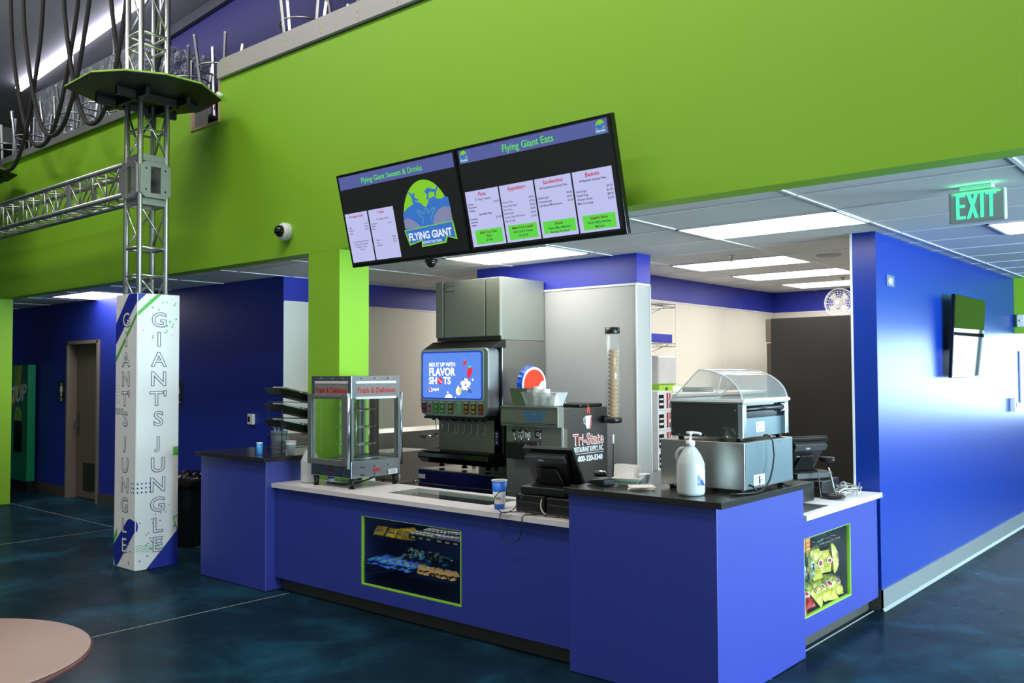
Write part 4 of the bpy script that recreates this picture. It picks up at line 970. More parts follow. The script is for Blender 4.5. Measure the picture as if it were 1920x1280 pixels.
# jugs
JUG = mat('translucent_jug', (204, 208, 204), .35, trans=.15, var=.02, sss=1); PUMP = WHITE
def jug(x, y, z, lb, rz, label_side=True):
    t = thing('sanitizer_jug', lb, 'jug', (x, y, z), rz)
    MB().lathe([(.06, 0), (.074, .006), (.078, .02), (.078, .172), (.074, .188), (.058, .225), (.036, .258), (.022, .272), (.021, .285), (0, .285)], JUG, seg=32).build('bottle', t)
    MB().tube([(-.030, 0, .262), (-.058, 0, .256), (-.074, 0, .235), (-.078, 0, .21), (-.072, 0, .18)], .0105, JUG, 10).build('handle', t)
    MB().lathe([(.026, .278), (.026, .302), (.016, .306), (.007, .308), (.007, .345), (.0, .345)], PUMP, seg=20).build('cap', t)
    MB().tube([(-.022, 0, .348), (.01, 0, .350), (.05, 0, .346), (.062, 0, .340)], .0075, PUMP, 10).lathe([(.014, .34), (.016, .346), (.01, .356), (0, .357)], PUMP, seg=14).build('pump_head', t)
    if label_side:
        lb_ = MB(); 
        for k in range(8):
            a0 = -.9+.12*k; a1 = a0+.12; R_ = .0787
            lb_.quad([(R_*math.cos(a0), R_*math.sin(a0), .06), (R_*math.cos(a1), R_*math.sin(a1), .06), (R_*math.cos(a1), R_*math.sin(a1), .145), (R_*math.cos(a0), R_*math.sin(a0), .145)], PLAINW)
            R_ = .0791; q0 = .145-.010*k; lb_.quad([(R_*math.cos(a0), R_*math.sin(a0), .06), (R_*math.cos(a1), R_*math.sin(a1), .06), (R_*math.cos(a1), R_*math.sin(a1), q0-.03), (R_*math.cos(a0), R_*math.sin(a0), q0-.02)], ROY)
        lb_.build('label', t)
    return t
jug(-6.175, 4.60, ZC, 'translucent jug with pump behind the left side of the food warmer', 0, False)
jug(-2.545, 4.505, 1.1005, 'translucent sanitizer jug with white pump on the corner block in front of the steel boxes', .35)
o = MB().lathe([(.026, 0), (.028, .004), (.028, .085), (.024, .09)], mat('deep_blue_can', (20, 60, 200), .3), seg=20).build('blue_can', loc=(-6.0, 4.68, ZC)); tag(o, 'small blue can standing under the food warmer', 'can')
MB().lathe([(.0283, .01), (.0283, .04)], PLAINW, seg=20).build('label', o)

# ================================================================ ITEMS ON THE LEFT BLOCK
ZB = 1.1005
t = thing('blue_can', 'light blue can with white lid on the left black counter top', 'can', (-6.67, 4.44, ZB))
MB().lathe([(.024, 0), (.026, .003), (.026, .092)], mat('sky_blue_can', (60, 150, 215), .35), seg=22).build('body', t); MB().lathe([(.027, .0925), (.027, .102), (.022, .105), (0, .105)], WHITE, seg=22).build('lid', t)
CLR = mat('frosted_clear_plastic', (220, 224, 232), .3, trans=.6, var=.02)
t = thing('utensil_tub', 'clear tub of wrapped plastic utensils beside the tray rack', 'container', (-6.66, 4.63, ZB))
MB().lathe([(.055, 0), (.058, .004), (.072, .19), (.076, .192), (.070, .190), (.056, .008), (0, .008)], CLR, seg=28).build('tub', t)
rnd = random.Random(2)
for k in range(9):
    a_ = k*.7; dx, dy = .035*math.cos(a_), .035*math.sin(a_)
    sp = thing('plastic_spoon', 'white plastic spoon sticking out of the utensil tub', 'spoon', (-6.66, 4.63, ZB+.01), 0, 'plastic spoons in the utensil tub')
    MB().tube([(dx*.5, dy*.5, 0), (dx*1.3, dy*1.3, .20+.02*rnd.random())], .0035, WHITE, 6).build('handle', sp)
    MB().ball((dx*1.4, dy*1.4, .225+.02*rnd.random()), .018, WHITE, sq=(.8, .5, 1.3), seg=8, rings=6).build('bowl', sp)
t = thing('paper_cup', 'small stack of white paper cups on the left black counter top', 'cup', (-6.475, 4.62, ZB))
MB().lathe([(.030, 0), (.041, .085), (.044, .088), (.041, .09), (.046, .112), (.049, .114), (.045, .115), (.03, .02), (0, .02)], WHITE, seg=24).build('cup_stack', t)
# wire rack with three black trays of paper boats
t = thing('tray_rack', 'black wire rack holding three sloping black trays on the left counter', 'rack', (-6.62, 4.86, ZB))
m = MB()
for x in (-.10, .10):
    for y in (-.30, .28):
        m.tube([(x, y, .002), (x, y, .46)], .004, BLACK, 6)
    for z in (.05, .17, .31, .45): m.tube([(x, -.30, z), (x, .28, z-(.03 if z > .1 else 0))], .003, BLACK, 6)
for z in (.04, .07): m.tube([(-.10, -.30, z), (.10, -.30, z)], .003, BLACK, 6)
m.build('wire_frame', t)
m = MB()
for z in (.17, .31, .45): m.tube([(-.10, -.30, z), (-.07, -.32, z), (-.05, -.34, z-.012), (-.03, -.32, z), (.10, -.30, z)], .0035, BLACK, 6)
m.build('hook', t)
for k, z in enumerate((.22, .355, .495)):
    tr = thing('serving_tray', ('black tray of paper boats, lowest in the wire rack', 'black tray of paper boats, middle of the wire rack', 'black tray of paper boats, topmost in the wire rack')[k], 'tray', (-6.62, 4.86, ZB+z)); tr.rotation_euler = (-.22, 0, 0)
    m = MB(); vs = [(-.085, -.30, -.05), (.085, -.30, -.05), (.085, .29, -.05), (-.085, .29, -.05), (-.12, -.34, .0), (.12, -.34, .0), (.12, .30, .0), (-.12, .30, .0)]
    m.add(vs, [(0, 1, 2, 3), (0, 4, 5, 1), (1, 5, 6, 2), (2, 6, 7, 3), (3, 7, 4, 0)], BLACK); m.build('tray', tr, solid=.004)
    for q in range(3):
        bo = MB(); bo.add([(-.06, -.07, 0), (.06, -.07, 0), (.06, .07, 0), (-.06, .07, 0), (-.085, -.09, .045), (.085, -.09, .045), (.085, .09, .045), (-.085, .09, .045)], [(0, 1, 2, 3), (0, 4, 5, 1), (1, 5, 6, 2), (2, 6, 7, 3), (3, 7, 4, 0)], WHITE)
        ob = bo.build('paper_boat', solid=.003); ob.location = (-6.62, 4.86-.19+.19*q, ZB+z-.022-.04*(q-1)); ob.rotation_euler = (-.22, 0, 0)
        tag(ob, ('white paper boat in the lowest tray of the wire rack', 'white paper boat in the middle tray of the wire rack', 'white paper boat in the topmost tray of the wire rack')[k], 'paper boat', 'paper boats in the tray rack')
# ================================================================ ICE MAKER AND DRINK DISPENSER
SFR = mat('satin_steel_front', (146, 147, 136), .38, .5, var=.08, scale=6, aniso=(1, 1, 50))
t = thing('ice_maker', 'large square steel ice maker on top of the drink dispenser', 'ice maker', (-5.795, 6.42, 2.095))
MB().box(-.415, .415, -.30, .32, .0, .575, SFR).build('cabinet', t, bevel=.004)
p = MB(FR(0, -.3005, 0)); p.rect(-.413, -.318, .035, .572, SFR, 0, .02).rect(-.300, .225, .035, .572, SFR, 0, .02).rect(.243, .413, .035, .572, SFR, 0, .02)
p.build('front_panel', t, bevel=.003)
MB(FR(0, -.3005, 0)).rect(-.40, .413, .003, .033, BLACK, 0, .014).build('vent_strip', t)
m = MB(FR(0, -.3206, 0)); m.rect(-.275, -.165, .475, .525, DGREY, 0, .004).rect(-.27, -.17, .48, .52, GREY, .004, .001).text('ICE MAKER', -.22, .494, .016, BLACK, .0055, 'CENTER') if False else m.rect(-.275, -.165, .475, .525, DGREY, 0, .004).rect(-.27, -.17, .48, .52, GREY, .004, .001)
m.build('name_badge', t)
MB().box(-.02, .415, .321, .322, .1, .2, STEELD).build('rear_louver', t)

t = thing('drink_dispenser', 'tall fountain drink dispenser with a glowing blue Flavor Shots screen', 'drink dispenser', (-5.85, 6.12, .90))
RW = mat('silver_grey_fascia', (158, 161, 160), .35, .35, var=.04); WHTS = mat('satin_white_trim', (214, 216, 216), .3, .3)
MB().box(-.36, .475, .0, .62, .47, 1.192, STEEL).build('body', t, bevel=.004)
MB().box(.30, .477, -.002, .0, .47, 1.15, BLACK).build('shadow_gap', t)
m = MB(); m.prism([(-.42, -.13, 1.12), (-.42, .0, 1.19), (-.42, .05, 1.193), (-.42, .05, 1.12)], (.90, 0, 0), BLACK); m.build('top_shroud', t, bevel=.004)
def rrect(u0, u1, v0, v1, r, n=6, rb=None):
    rb = rb or r; P = []
    for (cx, cy, a0, q) in ((u1-r, v1-r, 0, r), (u0+r, v1-r, PI/2, r), (u0+rb, v0+rb, PI, rb), (u1-rb, v0+rb, 1.5*PI, rb)):
        for k in range(n+1):
            a = a0+PI/2*k/n; P.append((cx+q*math.cos(a), cy+q*math.sin(a)))
    return P
m = MB(FR(0, 0, 0)); m.poly2(rrect(-.44, .44, .485, 1.12, .05, 6, .09), RW, .0, .15); m.build('fascia', t, bevel=.012, bseg=3)
m = MB(FR(0, -.1502, 0)); m.poly2(rrect(-.425, .385, .635, 1.105, .03), WHTS, 0, .003); m.build('screen_surround', t)
SCB = emat('fountain_screen_blue', (92, 140, 240), 1.0); SCN = emat('fountain_screen_border', (22, 64, 176), .9); SW = emat('fountain_white', (255, 255, 255), 1.3)
SR = emat('fountain_red', (232, 44, 76), 1.0); SY = emat('fountain_yellow', (246, 226, 60), 1.0); SG = emat('fountain_green', (70, 214, 200), 1.0); SN = emat('fountain_indigo', (40, 30, 130), .8)
m = MB(FR(0, -.1535, 0))
m.poly2(rrect(-.415, .375, .645, 1.095, .025), SCN, 0, .001); m.poly2(rrect(-.398, .357, .660, 1.080, .022), SCB, .0012, .0006)
def T_(s, u, v, sz, mx_): m.text(s, u, v, sz, SW, .002, 'LEFT', bold=.035, maxw=mx_, sx=1.0)
T_('MIX IT UP WITH', -.315, .955, .050, .345); T_('FLAVOR', -.315, .870, .100, .345); T_('SH', -.315, .790, .092, .115); T_('TS', -.125, .790, .092, .115)
m.disc(-.165, .818, .031, SR, .002, rv=.036, seg=18); m.tube([(-.19, .835, .003), (-.14, .80, .003)], .003, SW, 4)
m.disc(-.295, .735, .020, SW, .002, rv=.022, seg=16); m.disc(-.297, .738, .014, SR, .003, rv=.015, seg=14); m.disc(-.291, .728, .009, SCN, .0035, rv=.007, seg=10)
m.text('pepsi', -.268, .728, .042, SW, .002, bold=.02)
m.disc(.155, .985, .022, SR, .002, rv=.022, seg=16); m.tube([(.15, 1.005, .002), (.145, 1.03, .002)], .003, SG, 4)
m.poly2([(.19, .93), (.21, .945), (.235, .945), (.252, .925), (.25, .90), (.225, .86), (.205, .835), (.19, .85), (.182, .89)], SR, .002)
m.poly2([(.205, .94), (.198, .965), (.215, .955), (.225, .972), (.230, .952), (.248, .955), (.232, .94)], SG, .0026)
m.disc(.148, .935, .008, SR, .002, seg=10)
for a_ in range(5):
    q = a_*2*PI/5+.3; m.disc(.165+.036*math.cos(q), .785+.036*math.sin(q), .030, SW, .002+.0001*a_, rv=.022, seg=12)
for dx in (0, .012, .024): m.tube([(.185, .765, .003), (.20+dx, .735, .003), (.215+dx*1.3, .71, .003)], .003, SN, 4)
m.tube([(.13, .845, .003), (.15, .815, .003)], .004, SN, 4); m.disc(.255, .83, .011, SW, .002, seg=10)
m.disc(.075, .725, .034, SW, .002, rv=.038, seg=18); m.poly2([(.08, .76), (.10, .745), (.108, .72), (.095, .695), (.075, .72)], SY, .003)
m.poly2([(-.05+.05*math.cos(a_*PI/10), .661+.036*math.sin(a_*PI/10)) for a_ in range(11)], SW, .002); m.disc(-.065, .712, .010, SW, .002, seg=10); m.disc(.07, .77, .008, SW, .002, seg=8); m.disc(.035, .665, .006, SW, .002, seg=8)
m.build('screen', t)
cols_ = [((24, 40, 110), (210, 60, 60)), ((150, 155, 160), (200, 40, 50)), ((40, 130, 60), (120, 200, 90)), ((20, 130, 90), (200, 200, 60)), ((60, 40, 50), (170, 190, 60)), ((150, 180, 90), (110, 190, 190)), ((90, 30, 30), (200, 160, 60)), ((70, 60, 30), (220, 180, 40)), ((120, 40, 40), (200, 90, 40))]
us = [-.385, -.305, -.222, -.14, -.03, .08, .17, .26, .35]
VW = mat('valve_silver', (120, 124, 120), .4, .3)
for k, (u, (c1, c2)) in enumerate(zip(us, cols_)):
    m = MB(FR(u, -.151, 0)); a = mat('flavour_a%d' % k, c1, .35); b_ = mat('flavour_b%d' % k, c2, .35)
    z0 = .515
    m.poly2([(-.027, .0+z0), (.027, .0+z0), (.027, .108+z0), (-.027, .108+z0)], a, 0, .006); m.rect(-.027, .027, .095+z0, .108+z0, WHTS, .006, .002)
    m.disc(0, .065+z0, .018, b_, .006, seg=12); m.rect(-.02, .02, .012+z0, .03+z0, b_, .006); m.build('flavour_button', t)
MB().box(-.41, .41, -.135, -.02, .46, .486, BLACK).build('valve_bar', t, bevel=.008)
MB().box(-.36, .45, .02, .10, .155, .47, SFR).build('splash_panel', t)
for u in (-.33, -.245, -.16, -.075, -.03, .05, .135, .22, .31):
    m = MB(); m.lathe([(.016, .445), (.018, .46)], BLACK, (u, -.08, 0), 12)
    m.tube([(u, -.06, .46), (u, -.045, .38), (u-.004, -.05, .335), (u-.03, -.085, .315)], .004, CHROME, 6); m.build('dispensing_lever', t)
MB().box(.385, .425, -.0, .02, .23, .36, mat('key_switch_blue', (26, 34, 84), .3)).build('key_panel', t, bevel=.003)
m = MB(FR(.405, -.0006, 0))
for k, c_ in enumerate((SLV, PUR, CHY, SLV)): m.rect(-.011, .011, .25+.027*k, .265+.027*k, c_)
m.build('key_buttons', t)
MB().box(.36, .477, .02, .62, .04, .47, BLACK).build('lower_housing', t)
m = MB(); m.prism([(-.43, -.19, .145), (-.43, -.20, .10), (-.43, -.14, .045), (-.43, .10, .045), (-.43, .10, .155)], (.90, 0, 0), BLKG); m.build('drip_tray', t, bevel=.006)
m = MB()
for k in range(34): m.box(-.41+.025*k, -.398+.025*k, -.17, .02, .150, .158, BLACK)
m.build('drip_grid', t)
for x in (-.30, .0, .30):
    for y in (.0, .45): MB().lathe([(.03, 0), (.03, .012), (.018, .02), (.018, .05)], BLACK, (x, y, 0), 12).build('leg', t)

UCB = mat('dark_steel_cabinet', (110, 112, 112), .16, 1.0, var=.06, scale=5)
t = thing('undercounter_cabinet', 'dark polished steel cabinet carrying the drink dispenser', 'cabinet', (-5.70, 6.32, 0))
MB().box(-.55, .53, -.40, .40, .10, .889, UCB).build('body', t, bevel=.004)
MB().box(-.53, .51, -.38, .40, .0, .098, BLACK).build('plinth', t)
for a_, b_ in ((-.54, -.01), (.0, .52)):
    d = MB().box(a_, b_, -.425, -.402, .12, .76, UCB).build('door', t, bevel=.004)
MB().box(-.55, .53, -.415, -.401, .78, .885, UCB).build('top_rail', t, bevel=.003)
MB().box(-.545, -.46, -.4205, -.4155, .80, .84, PLAINW).build('rating_label', t)
MB().box(.445, .475, -.42, -.43, .835, .86, CHROME).build('lock', t)

# ================================================================ SOFT SERVE MACHINE
t = thing('soft_serve_machine', 'steel soft serve machine with three levers and a supplier sticker on its side', 'soft serve machine', (-4.86, 6.245, 0))
SSV = mat('grey_steel_side', (120, 122, 124), .35, 1.0, var=.06, scale=5, aniso=(1, 1, 30))
hx, hy = .31, .345
MB().box(-hx, hx, -hy+.05, hy, .10, 1.49, SSV).build('body', t, bevel=.004)
MB().box(-hx+.02, hx-.02, -hy+.06, hy-.02, 0, .099, BLACK).build('plinth', t)
hd = MB().box(-hx-.005, hx+.005, -hy-.03, -hy+.049, 1.335, 1.505, SFR).build('header', t, bevel=.003)
m = MB(FR(0, -hy-.0305, 0))
for v in (1.348, 1.36, 1.478, 1.49): m.rect(-hx+.005, hx-.01, v, v+.004, BLACK)
m.build('trim_line', hd)
m = MB(FR(0, -hy-.0305, 0)); EL = mat('electric_blue_print', (40, 130, 190), .4)
m.text('ELECTRO', .065, 1.425, .058, EL, 0, 'CENTER', bold=.03, maxw=.225); m.text('FREEZE', .065, 1.378, .058, EL, 0, 'CENTER', bold=.03, maxw=.205); m.build('lettering', hd)
fp = MB().box(-hx+.01, hx-.005, -hy+.03, -hy+.049, .10, 1.334, SFR).build('front_panel', t)
MB().box(-.225, -.0, -hy-.07, -hy+.028, 1.06, 1.20, BLACK).build('dispensing_head', t, bevel=.008)
MB().box(.0, .08, -hy-.01, -hy+.028, 1.0, 1.21, DGREY).build('side_shield', t, bevel=.004)
for x in (-.155, -.085, -.005):
    l_ = MB().tube([(x, -hy-.04, 1.30), (x+.018, -hy-.055, 1.255), (x+.036, -hy-.06, 1.19)], .005, CHROME, 8).build('lever', t)
    MB().ball((x, -hy-.04, 1.305), .019, BLACK, seg=14, rings=8).build('knob', l_)
m = MB(FR(0, -hy+.0295, 0)); m.rect(-.165, -.105, 1.235, 1.30, PLAINW).rect(-.09, -.03, 1.235, 1.30, PLAINW).rect(-.09, -.03, 1.285, 1.30, REDP, .001).rect(-.155, -.115, 1.25, 1.27, BLACK, .001); m.build('warning_label', t)
m = MB(FR(.055, -hy+.0295, 1.27)); m.rect(-.03, .03, -.03, .03, BLACK, 0, .003); m.disc(0, 0, .018, PLAINW, .003, seg=16); m.disc(0, 0, .010, BLACK, .004, seg=12); m.build('dial', t)
MB().tube([(.115, -hy, 1.315), (.115, -hy-.02, 1.25), (.125, -hy-.02, 1.21)], .005, CHROME, 8).build('switch_lever', t)
# sticker on the +X side
m = MB(SD(hx+.0008, 0, 0))
STK = mat('sticker_red', (196, 70, 62), .5)
m.text('Tri-State', .06, 1.175, .135, PLAINW, 0, 'CENTER', bold=.035, maxw=.45); m.text('Tri-State', .06, 1.177, .130, STK, .001, 'CENTER', bold=.002, maxw=.43)
m.text('RESTAURANT SUPPLY, INC.', .065, 1.115, .062, PLAINW, 0, 'CENTER', bold=.02, maxw=.43); m.rect(-.15, .28, 1.098, 1.102, PLAINW)
m.text('1-800-320-5340', .06, 1.035, .064, PLAINW, 0, 'CENTER', bold=.035, maxw=.40)
m.poly2([(.015, 1.42), (.105, 1.42), (.10, 1.34), (.085, 1.31), (.035, 1.31), (.02, 1.34)], PLAINW, 0); m.tube([(.018, 1.41, .001), (-.01, 1.40, .001), (-.008, 1.36, .001), (.02, 1.345, .001)], .005, PLAINW, 4)
m.poly2([(.09, 1.41), (.103, 1.415), (.098, 1.34), (.085, 1.315), (.06, 1.315), (.08, 1.34)], STK, .001)
m.poly2([(.035, 1.43), (.03, 1.46), (.05, 1.50), (.045, 1.53), (.07, 1.50) if False else (.072, 1.485), (.08, 1.45), (.075, 1.43), (.06, 1.45), (.055, 1.47), (.048, 1.45)], STK, .001)
for z_ in (): pass
m.T = m.T
m.build('supplier_sticker', t)
for k, (u, v) in enumerate(((-.15, 1.32),)): MB(SD(hx+.0008, 0, 0)).disc(u, v, .006, CHROME, seg=8).build('screw', t)
MB().box(hx-.03, hx+.002, -hy+.055, -hy+.10, .2, 1.32, STEEL).build('corner_strip', t)
m = MB(); m.prism([(-.23, -.02, 1.4905), (.28, -.02, 1.4905), (.28, .32, 1.4905), (-.23, .32, 1.4905)], (0, 0, .03), BLACK); m.build('hopper_lid', t, bevel=.012); MB().lathe([(.035, 1.521), (.03, 1.53), (0, 1.532)], CHROME, (0, .12, 0), 18).build('lid_knob', t)
# things on top of it
t = thing('steam_pan', 'deep steel food pan on the soft serve machine', 'pan', (-5.015, 6.0, 1.506))
m = MB(); a = [(-.075, -.06), (.075, -.06), (.075, .10), (-.075, .10)]; b_ = [(-.10, -.08), (.10, -.08), (.10, .12), (-.10, .12)]; c_ = [(-.115, -.095), (.115, -.095), (.115, .135), (-.115, .135)]
m.add([(x, y, .003) for x, y in a]+[(x, y, .148) for x, y in b_]+[(x, y, .152) for x, y in c_], [(0, 1, 2, 3)]+[(i, (i+1) % 4, 4+(i+1) % 4, 4+i) for i in range(4)]+[(4+i, 4+(i+1) % 4, 8+(i+1) % 4, 8+i) for i in range(4)], STEEL)
m.build('pan', t, solid=.002)
t = thing('plastic_tub', 'clear plastic tub with white cups on the soft serve machine front edge', 'tub', (-4.775, 5.955, 1.506)); t.scale = (.92, .92, .92)
m = MB(); a = [(-.165, -.04), (.165, -.04), (.165, .09), (-.165, .09)]; b_ = [(-.205, -.06), (.205, -.06), (.205, .115), (-.205, .115)]; c_ = [(-.215, -.07), (.215, -.07), (.215, .125), (-.215, .125)]
m.add([(x, y, .003) for x, y in a]+[(x, y, .125) for x, y in b_]+[(x, y, .130) for x, y in c_], [(0, 1, 2, 3)]+[(i, (i+1) % 4, 4+(i+1) % 4, 4+i) for i in range(4)]+[(4+i, 4+(i+1) % 4, 8+(i+1) % 4, 8+i) for i in range(4)], glass('cloudy_tub_plastic', haze=.42))
m.build('tub', t)
for k, (x, z, lb) in enumerate(((-.075, .085, 'white plastic cup stack on the left of the clear tub'), (.01, .065, 'white plastic cup stack in the middle of the clear tub'), (.10, .01, 'white plastic cup lying low at the right of the clear tub'))):
    o = MB().lathe([(.046, 0), (.050, .003), (.046, .006), (.036, .075), (.034, .078), (0, .078)], WHITE, seg=24).build('plastic_cup', loc=(-4.765+x, 5.975, 1.51+z)); tag(o, lb, 'cup')
    if z > .03: MB().lathe([(.046, -z+.0), (.044, -.001)], WHITE, seg=24).build('cup_below', o)
# bottle-cap sign
t = thing('bottle_cap_sign', 'round red white and blue bottle cap sign leaning behind the steel pan', 'sign', (-5.10, 6.24, 1.68)); t.rotation_euler = (0, 0, math.radians(88))
CPB = mat('cap_blue', (30, 90, 214), .3, coat=.5); CPR = mat('cap_red', (226, 60, 36), .3, coat=.5); CPW = mat('cap_white', (226, 228, 226), .3, coat=.5)
R_ = .165; n = 84
m = MB(FR(0, 0, 0)); rim = [((R_*(1.06+.035*math.cos(k*2*PI*21/n)))*math.cos(2*PI*k/n), (R_*(1.06+.035*math.cos(k*2*PI*21/n)))*math.sin(2*PI*k/n)) for k in range(n)]
vs = [(x, y, -.05) for x, y in rim]+[(R_*math.cos(2*PI*k/n), R_*math.sin(2*PI*k/n), .0) for k in range(n)]
m.add(vs, [(k, (k+1) % n, n+(k+1) % n, n+k) for k in range(n)]+[tuple(range(n)), tuple(range(n, 2*n))], CPB, False); m.build('crimped_rim', t)
m = MB(FR(0, 0, 0)); m.disc(0, 0, R_*.985, CPW, .001, seg=48, th=.003); r2 = R_*.86
m.poly2([(r2*math.cos(a_), r2*math.sin(a_)) for a_ in [math.radians(18+k*9.0) for k in range(21)]]+[(-.06, -.045), (.0, -.055), (.05, -.02), (.09, .03)], CPR, .0045, .002)
m.poly2([(r2*math.cos(a_), r2*math.sin(a_)) for a_ in [math.radians(-165+k*9.0) for k in range(17)]]+[(.10, -.02), (.03, -.085), (-.06, -.085)], CPB, .0045, .002)
m.build('emblem_face', t)
MB().box(-.05, .05, .03, .045, -.158, .02, CPW).build('backing_bracket', t)
# cone dispenser
t = thing('cone_dispenser', 'clear tube of ice cream cones clamped beside the soft serve machine', 'cone dispenser', (-4.455, 6.54, 1.35))
HAZ = glass('smoky_tube', haze=.10)
MB().lathe([(.062, .02), (.062, .80)], HAZ, seg=32).build('tube', t)
MB().lathe([(.064, .78), (.066, .785), (.066, .835), (.0, .84)], BLACK, seg=28).build('cap', t)
MB().lathe([(.062, .0), (.078, .005), (.078, .045), (.062, .05), (.055, .045), (.055, .002)], BLACK, seg=28).box(-.0945, -.07, -.03, .03, .0, .06, BLACK).build('clamp_ring', t)
CONE = mat('wafer_cone', (206, 160, 100), .7, bump=.4, bscale=60, var=.12)
cones = []
for k in range(17):
    o = MB().lathe([(.012, -.05), (.024, -.002), (.040, .002), (.043, .022), (.045, .024), (.041, .024), (.026, .0)], CONE, seg=18).build('ice_cream_cone') if k == 0 else cones[0].copy()
    if k: COL.objects.link(o)
    o.location = (-4.455+.012*(k/17), 6.54, 1.35+.04+.036*k); cones.append(o); tag(o, 'wafer cone nested in the stack inside the clear dispenser tube', 'ice cream cone', 'cones stacked in the dispenser tube')
MB().tube([(0, 0, -.10), (0, 0, -.18)], .009, PLAINW, 8).tube([(0, 0, -.18), (-.004, .0, -.47)], .005, BLACK, 6).build('release_rod', t)

# ================================================================ KITCHEN BACKGROUND
t = thing('wall_sink', 'long stainless steel sink with backsplash along the left kitchen wall', 'sink', (-7.85, 7.1, 0))
MB().box(-.348, -.33, -1.3, 1.25, .86, 1.08, STEELD).prism([(-.348, -1.3, 1.08), (-.30, -1.3, 1.08), (-.348, -1.3, 1.13)], (0, 2.55, 0), STEEL).build('backsplash', t)
m = MB(); m.box(-.329, .33, -1.3, -.30, .83, .86, STEELD).box(-.329, .33, .9, 1.25, .83, .86, STEELD).box(.28, .33, -.30, .9, .83, .86, STEELD).box(-.329, -.25, -.3, .9, .83, .86, STEELD).box(-.25, .28, -.3, .9, .58, .60, STEELD).box(-.25, -.24, -.3, .9, .6, .83, STEELD).box(.27, .28, -.3, .9, .6, .83, STEELD).box(.33, .345, -1.3, 1.25, .80, .90, STEELD)
m.build('basin', t)
for x in (-.27, .27):
    for y in (-1.2, 0, 1.15): MB().tube([(x, y, .0), (x, y, .828 if y < -.3 or y > .9 else .575)], .02, STEEL, 10).build('leg', t)
fa = MB(); fa.tube([(-.33, .82, 1.0), (-.24, .82, 1.0), (-.22, .82, 1.03), (-.1, .82, 1.05), (.0, .82, 1.03), (.02, .82, .98)], .012, CHROME, 8).tube([(-.30, .70, 1.0), (-.30, .94, 1.0)], .016, CHROME, 8).tube([(-.28, .70, 1.0), (-.22, .68, 1.03)], .008, CHROME).tube([(-.28, .94, 1.0), (-.22, .96, 1.03)], .008, CHROME); fa.build('faucet', t)
o = MB().box(-.20, .20, -.30, .30, 0, .014, mat('white_cutting_board', (230, 226, 220), .4)).build('cutting_board', loc=(-7.72, 6.95, .905), bevel=.004); o.location.z = .9005; tag(o, 'white cutting board lying at the sink edge behind the warmer', 'cutting board')
o = MB().box(-.03, .03, -.12, .12, 0, .012, PUR).build('knife_sheath', loc=(-7.70, 6.62, .8605)); tag(o, 'purple handled knife beside the cutting board', 'knife')
t = thing('wire_shelf', 'low chrome wire shelf below the sink area seen under the warmer', 'wire shelf', (-6.95, 6.9, 0))
for z in (.32, .62):
    m = MB(); m.tube([(-.22, -.4, z), (.22, -.4, z)], .006, CHROME).tube([(-.22, .4, z), (.22, .4, z)], .006, CHROME).tube([(-.22, -.4, z), (-.22, .4, z)], .006, CHROME).tube([(.22, -.4, z), (.22, .4, z)], .006, CHROME)
    for k in range(16): m.tube([(-.22, -.37+.05*k, z), (.22, -.37+.05*k, z)], .0025, CHROME, 5)
    m.build('shelf', t)
for sx in (-1, 1):
    for sy in (-1, 1): MB().tube([(sx*.225, sy*.405, 0), (sx*.225, sy*.405, .72)], .012, CHROME, 8).build('post', t)
# black refrigerator, side panel to us
FBK = mat('black_fridge_panel', (36, 34, 31), .4, var=.06, scale=2)
t = thing('refrigerator', 'tall black reach-in refrigerator, side panel facing the counter', 'refrigerator', (-3.85, 10.3, 0))
MB().box(-.53, .60, -.70, .75, .12, 2.395, FBK).build('cabinet', t, bevel=.006)
MB().box(-.60, -.535, -.69, .74, 2.13, 2.39, mat('grey_fridge_trim', (120, 112, 100), .35, .6)).build('top_panel', t, bevel=.004)
for y0, y1 in ((-.69, .02), (.04, .74)):
    d = MB().box(-.59, -.535, y0, y1, .16, 2.115, mat('dark_door_edge', (84, 78, 70), .35, .4)).build('door', t, bevel=.005)
    MB().tube([(-.60, y0+.6 if y0 < 0 else y0+.1, 1.0), (-.63, y0+.6 if y0 < 0 else y0+.1, 1.05), (-.63, y0+.6 if y0 < 0 else y0+.1, 1.35), (-.60, y0+.6 if y0 < 0 else y0+.1, 1.4)], .012, CHROME, 8).build('door_handle', d)
for x in (-.45, .5):
    for y in (-.6, .65): MB().lathe([(.03, 0), (.02, .12)], BLACK, (x, y, 0), 10).build('foot', t)
# fan on top of the refrigerator
t = thing('desk_fan', 'round white wire fan on top of the black refrigerator', 'fan', (-3.80, 10.15, 2.3955)); 
MB().lathe([(.11, 0), (.11, .012), (.03, .02)], WHITE, seg=24).tube([(0, .02, .02), (0, .05, .10), (0, .03, .17)], .013, WHITE, 8).build('stand', t)
MB().lathe([(.05, -.04), (.055, .03), (.03, .06)], WHITE, (0, .0, .175), 20, 'y').build('motor', t)
m = MB(); cz = .175
for rr_ in (.155, .13, .105, .08, .055): m.tube([(rr_*math.cos(q*PI/14), -.06+.0*q, cz+rr_*math.sin(q*PI/14)) for q in range(28)], .0022, WHITE, 5, closed=True)
for k in range(24):
    a_ = k*PI/12; m.tube([(.03*math.cos(a_), -.065, cz+.03*math.sin(a_)), (.158*math.cos(a_), -.05, cz+.158*math.sin(a_)), (.162*math.cos(a_), 0, cz+.162*math.sin(a_)), (.05*math.cos(a_), .055, cz+.05*math.sin(a_))], .0016, WHITE, 4)
m.tube([(.165*math.cos(q*PI/16), -.01, cz+.165*math.sin(q*PI/16)) for q in range(32)], .006, WHITE, 6, closed=True)
m.lathe([(.03, .063), (.028, .068), (0, .07)], WHITE, (0, 0, cz), 16, 'y')
m.build('guard', t)
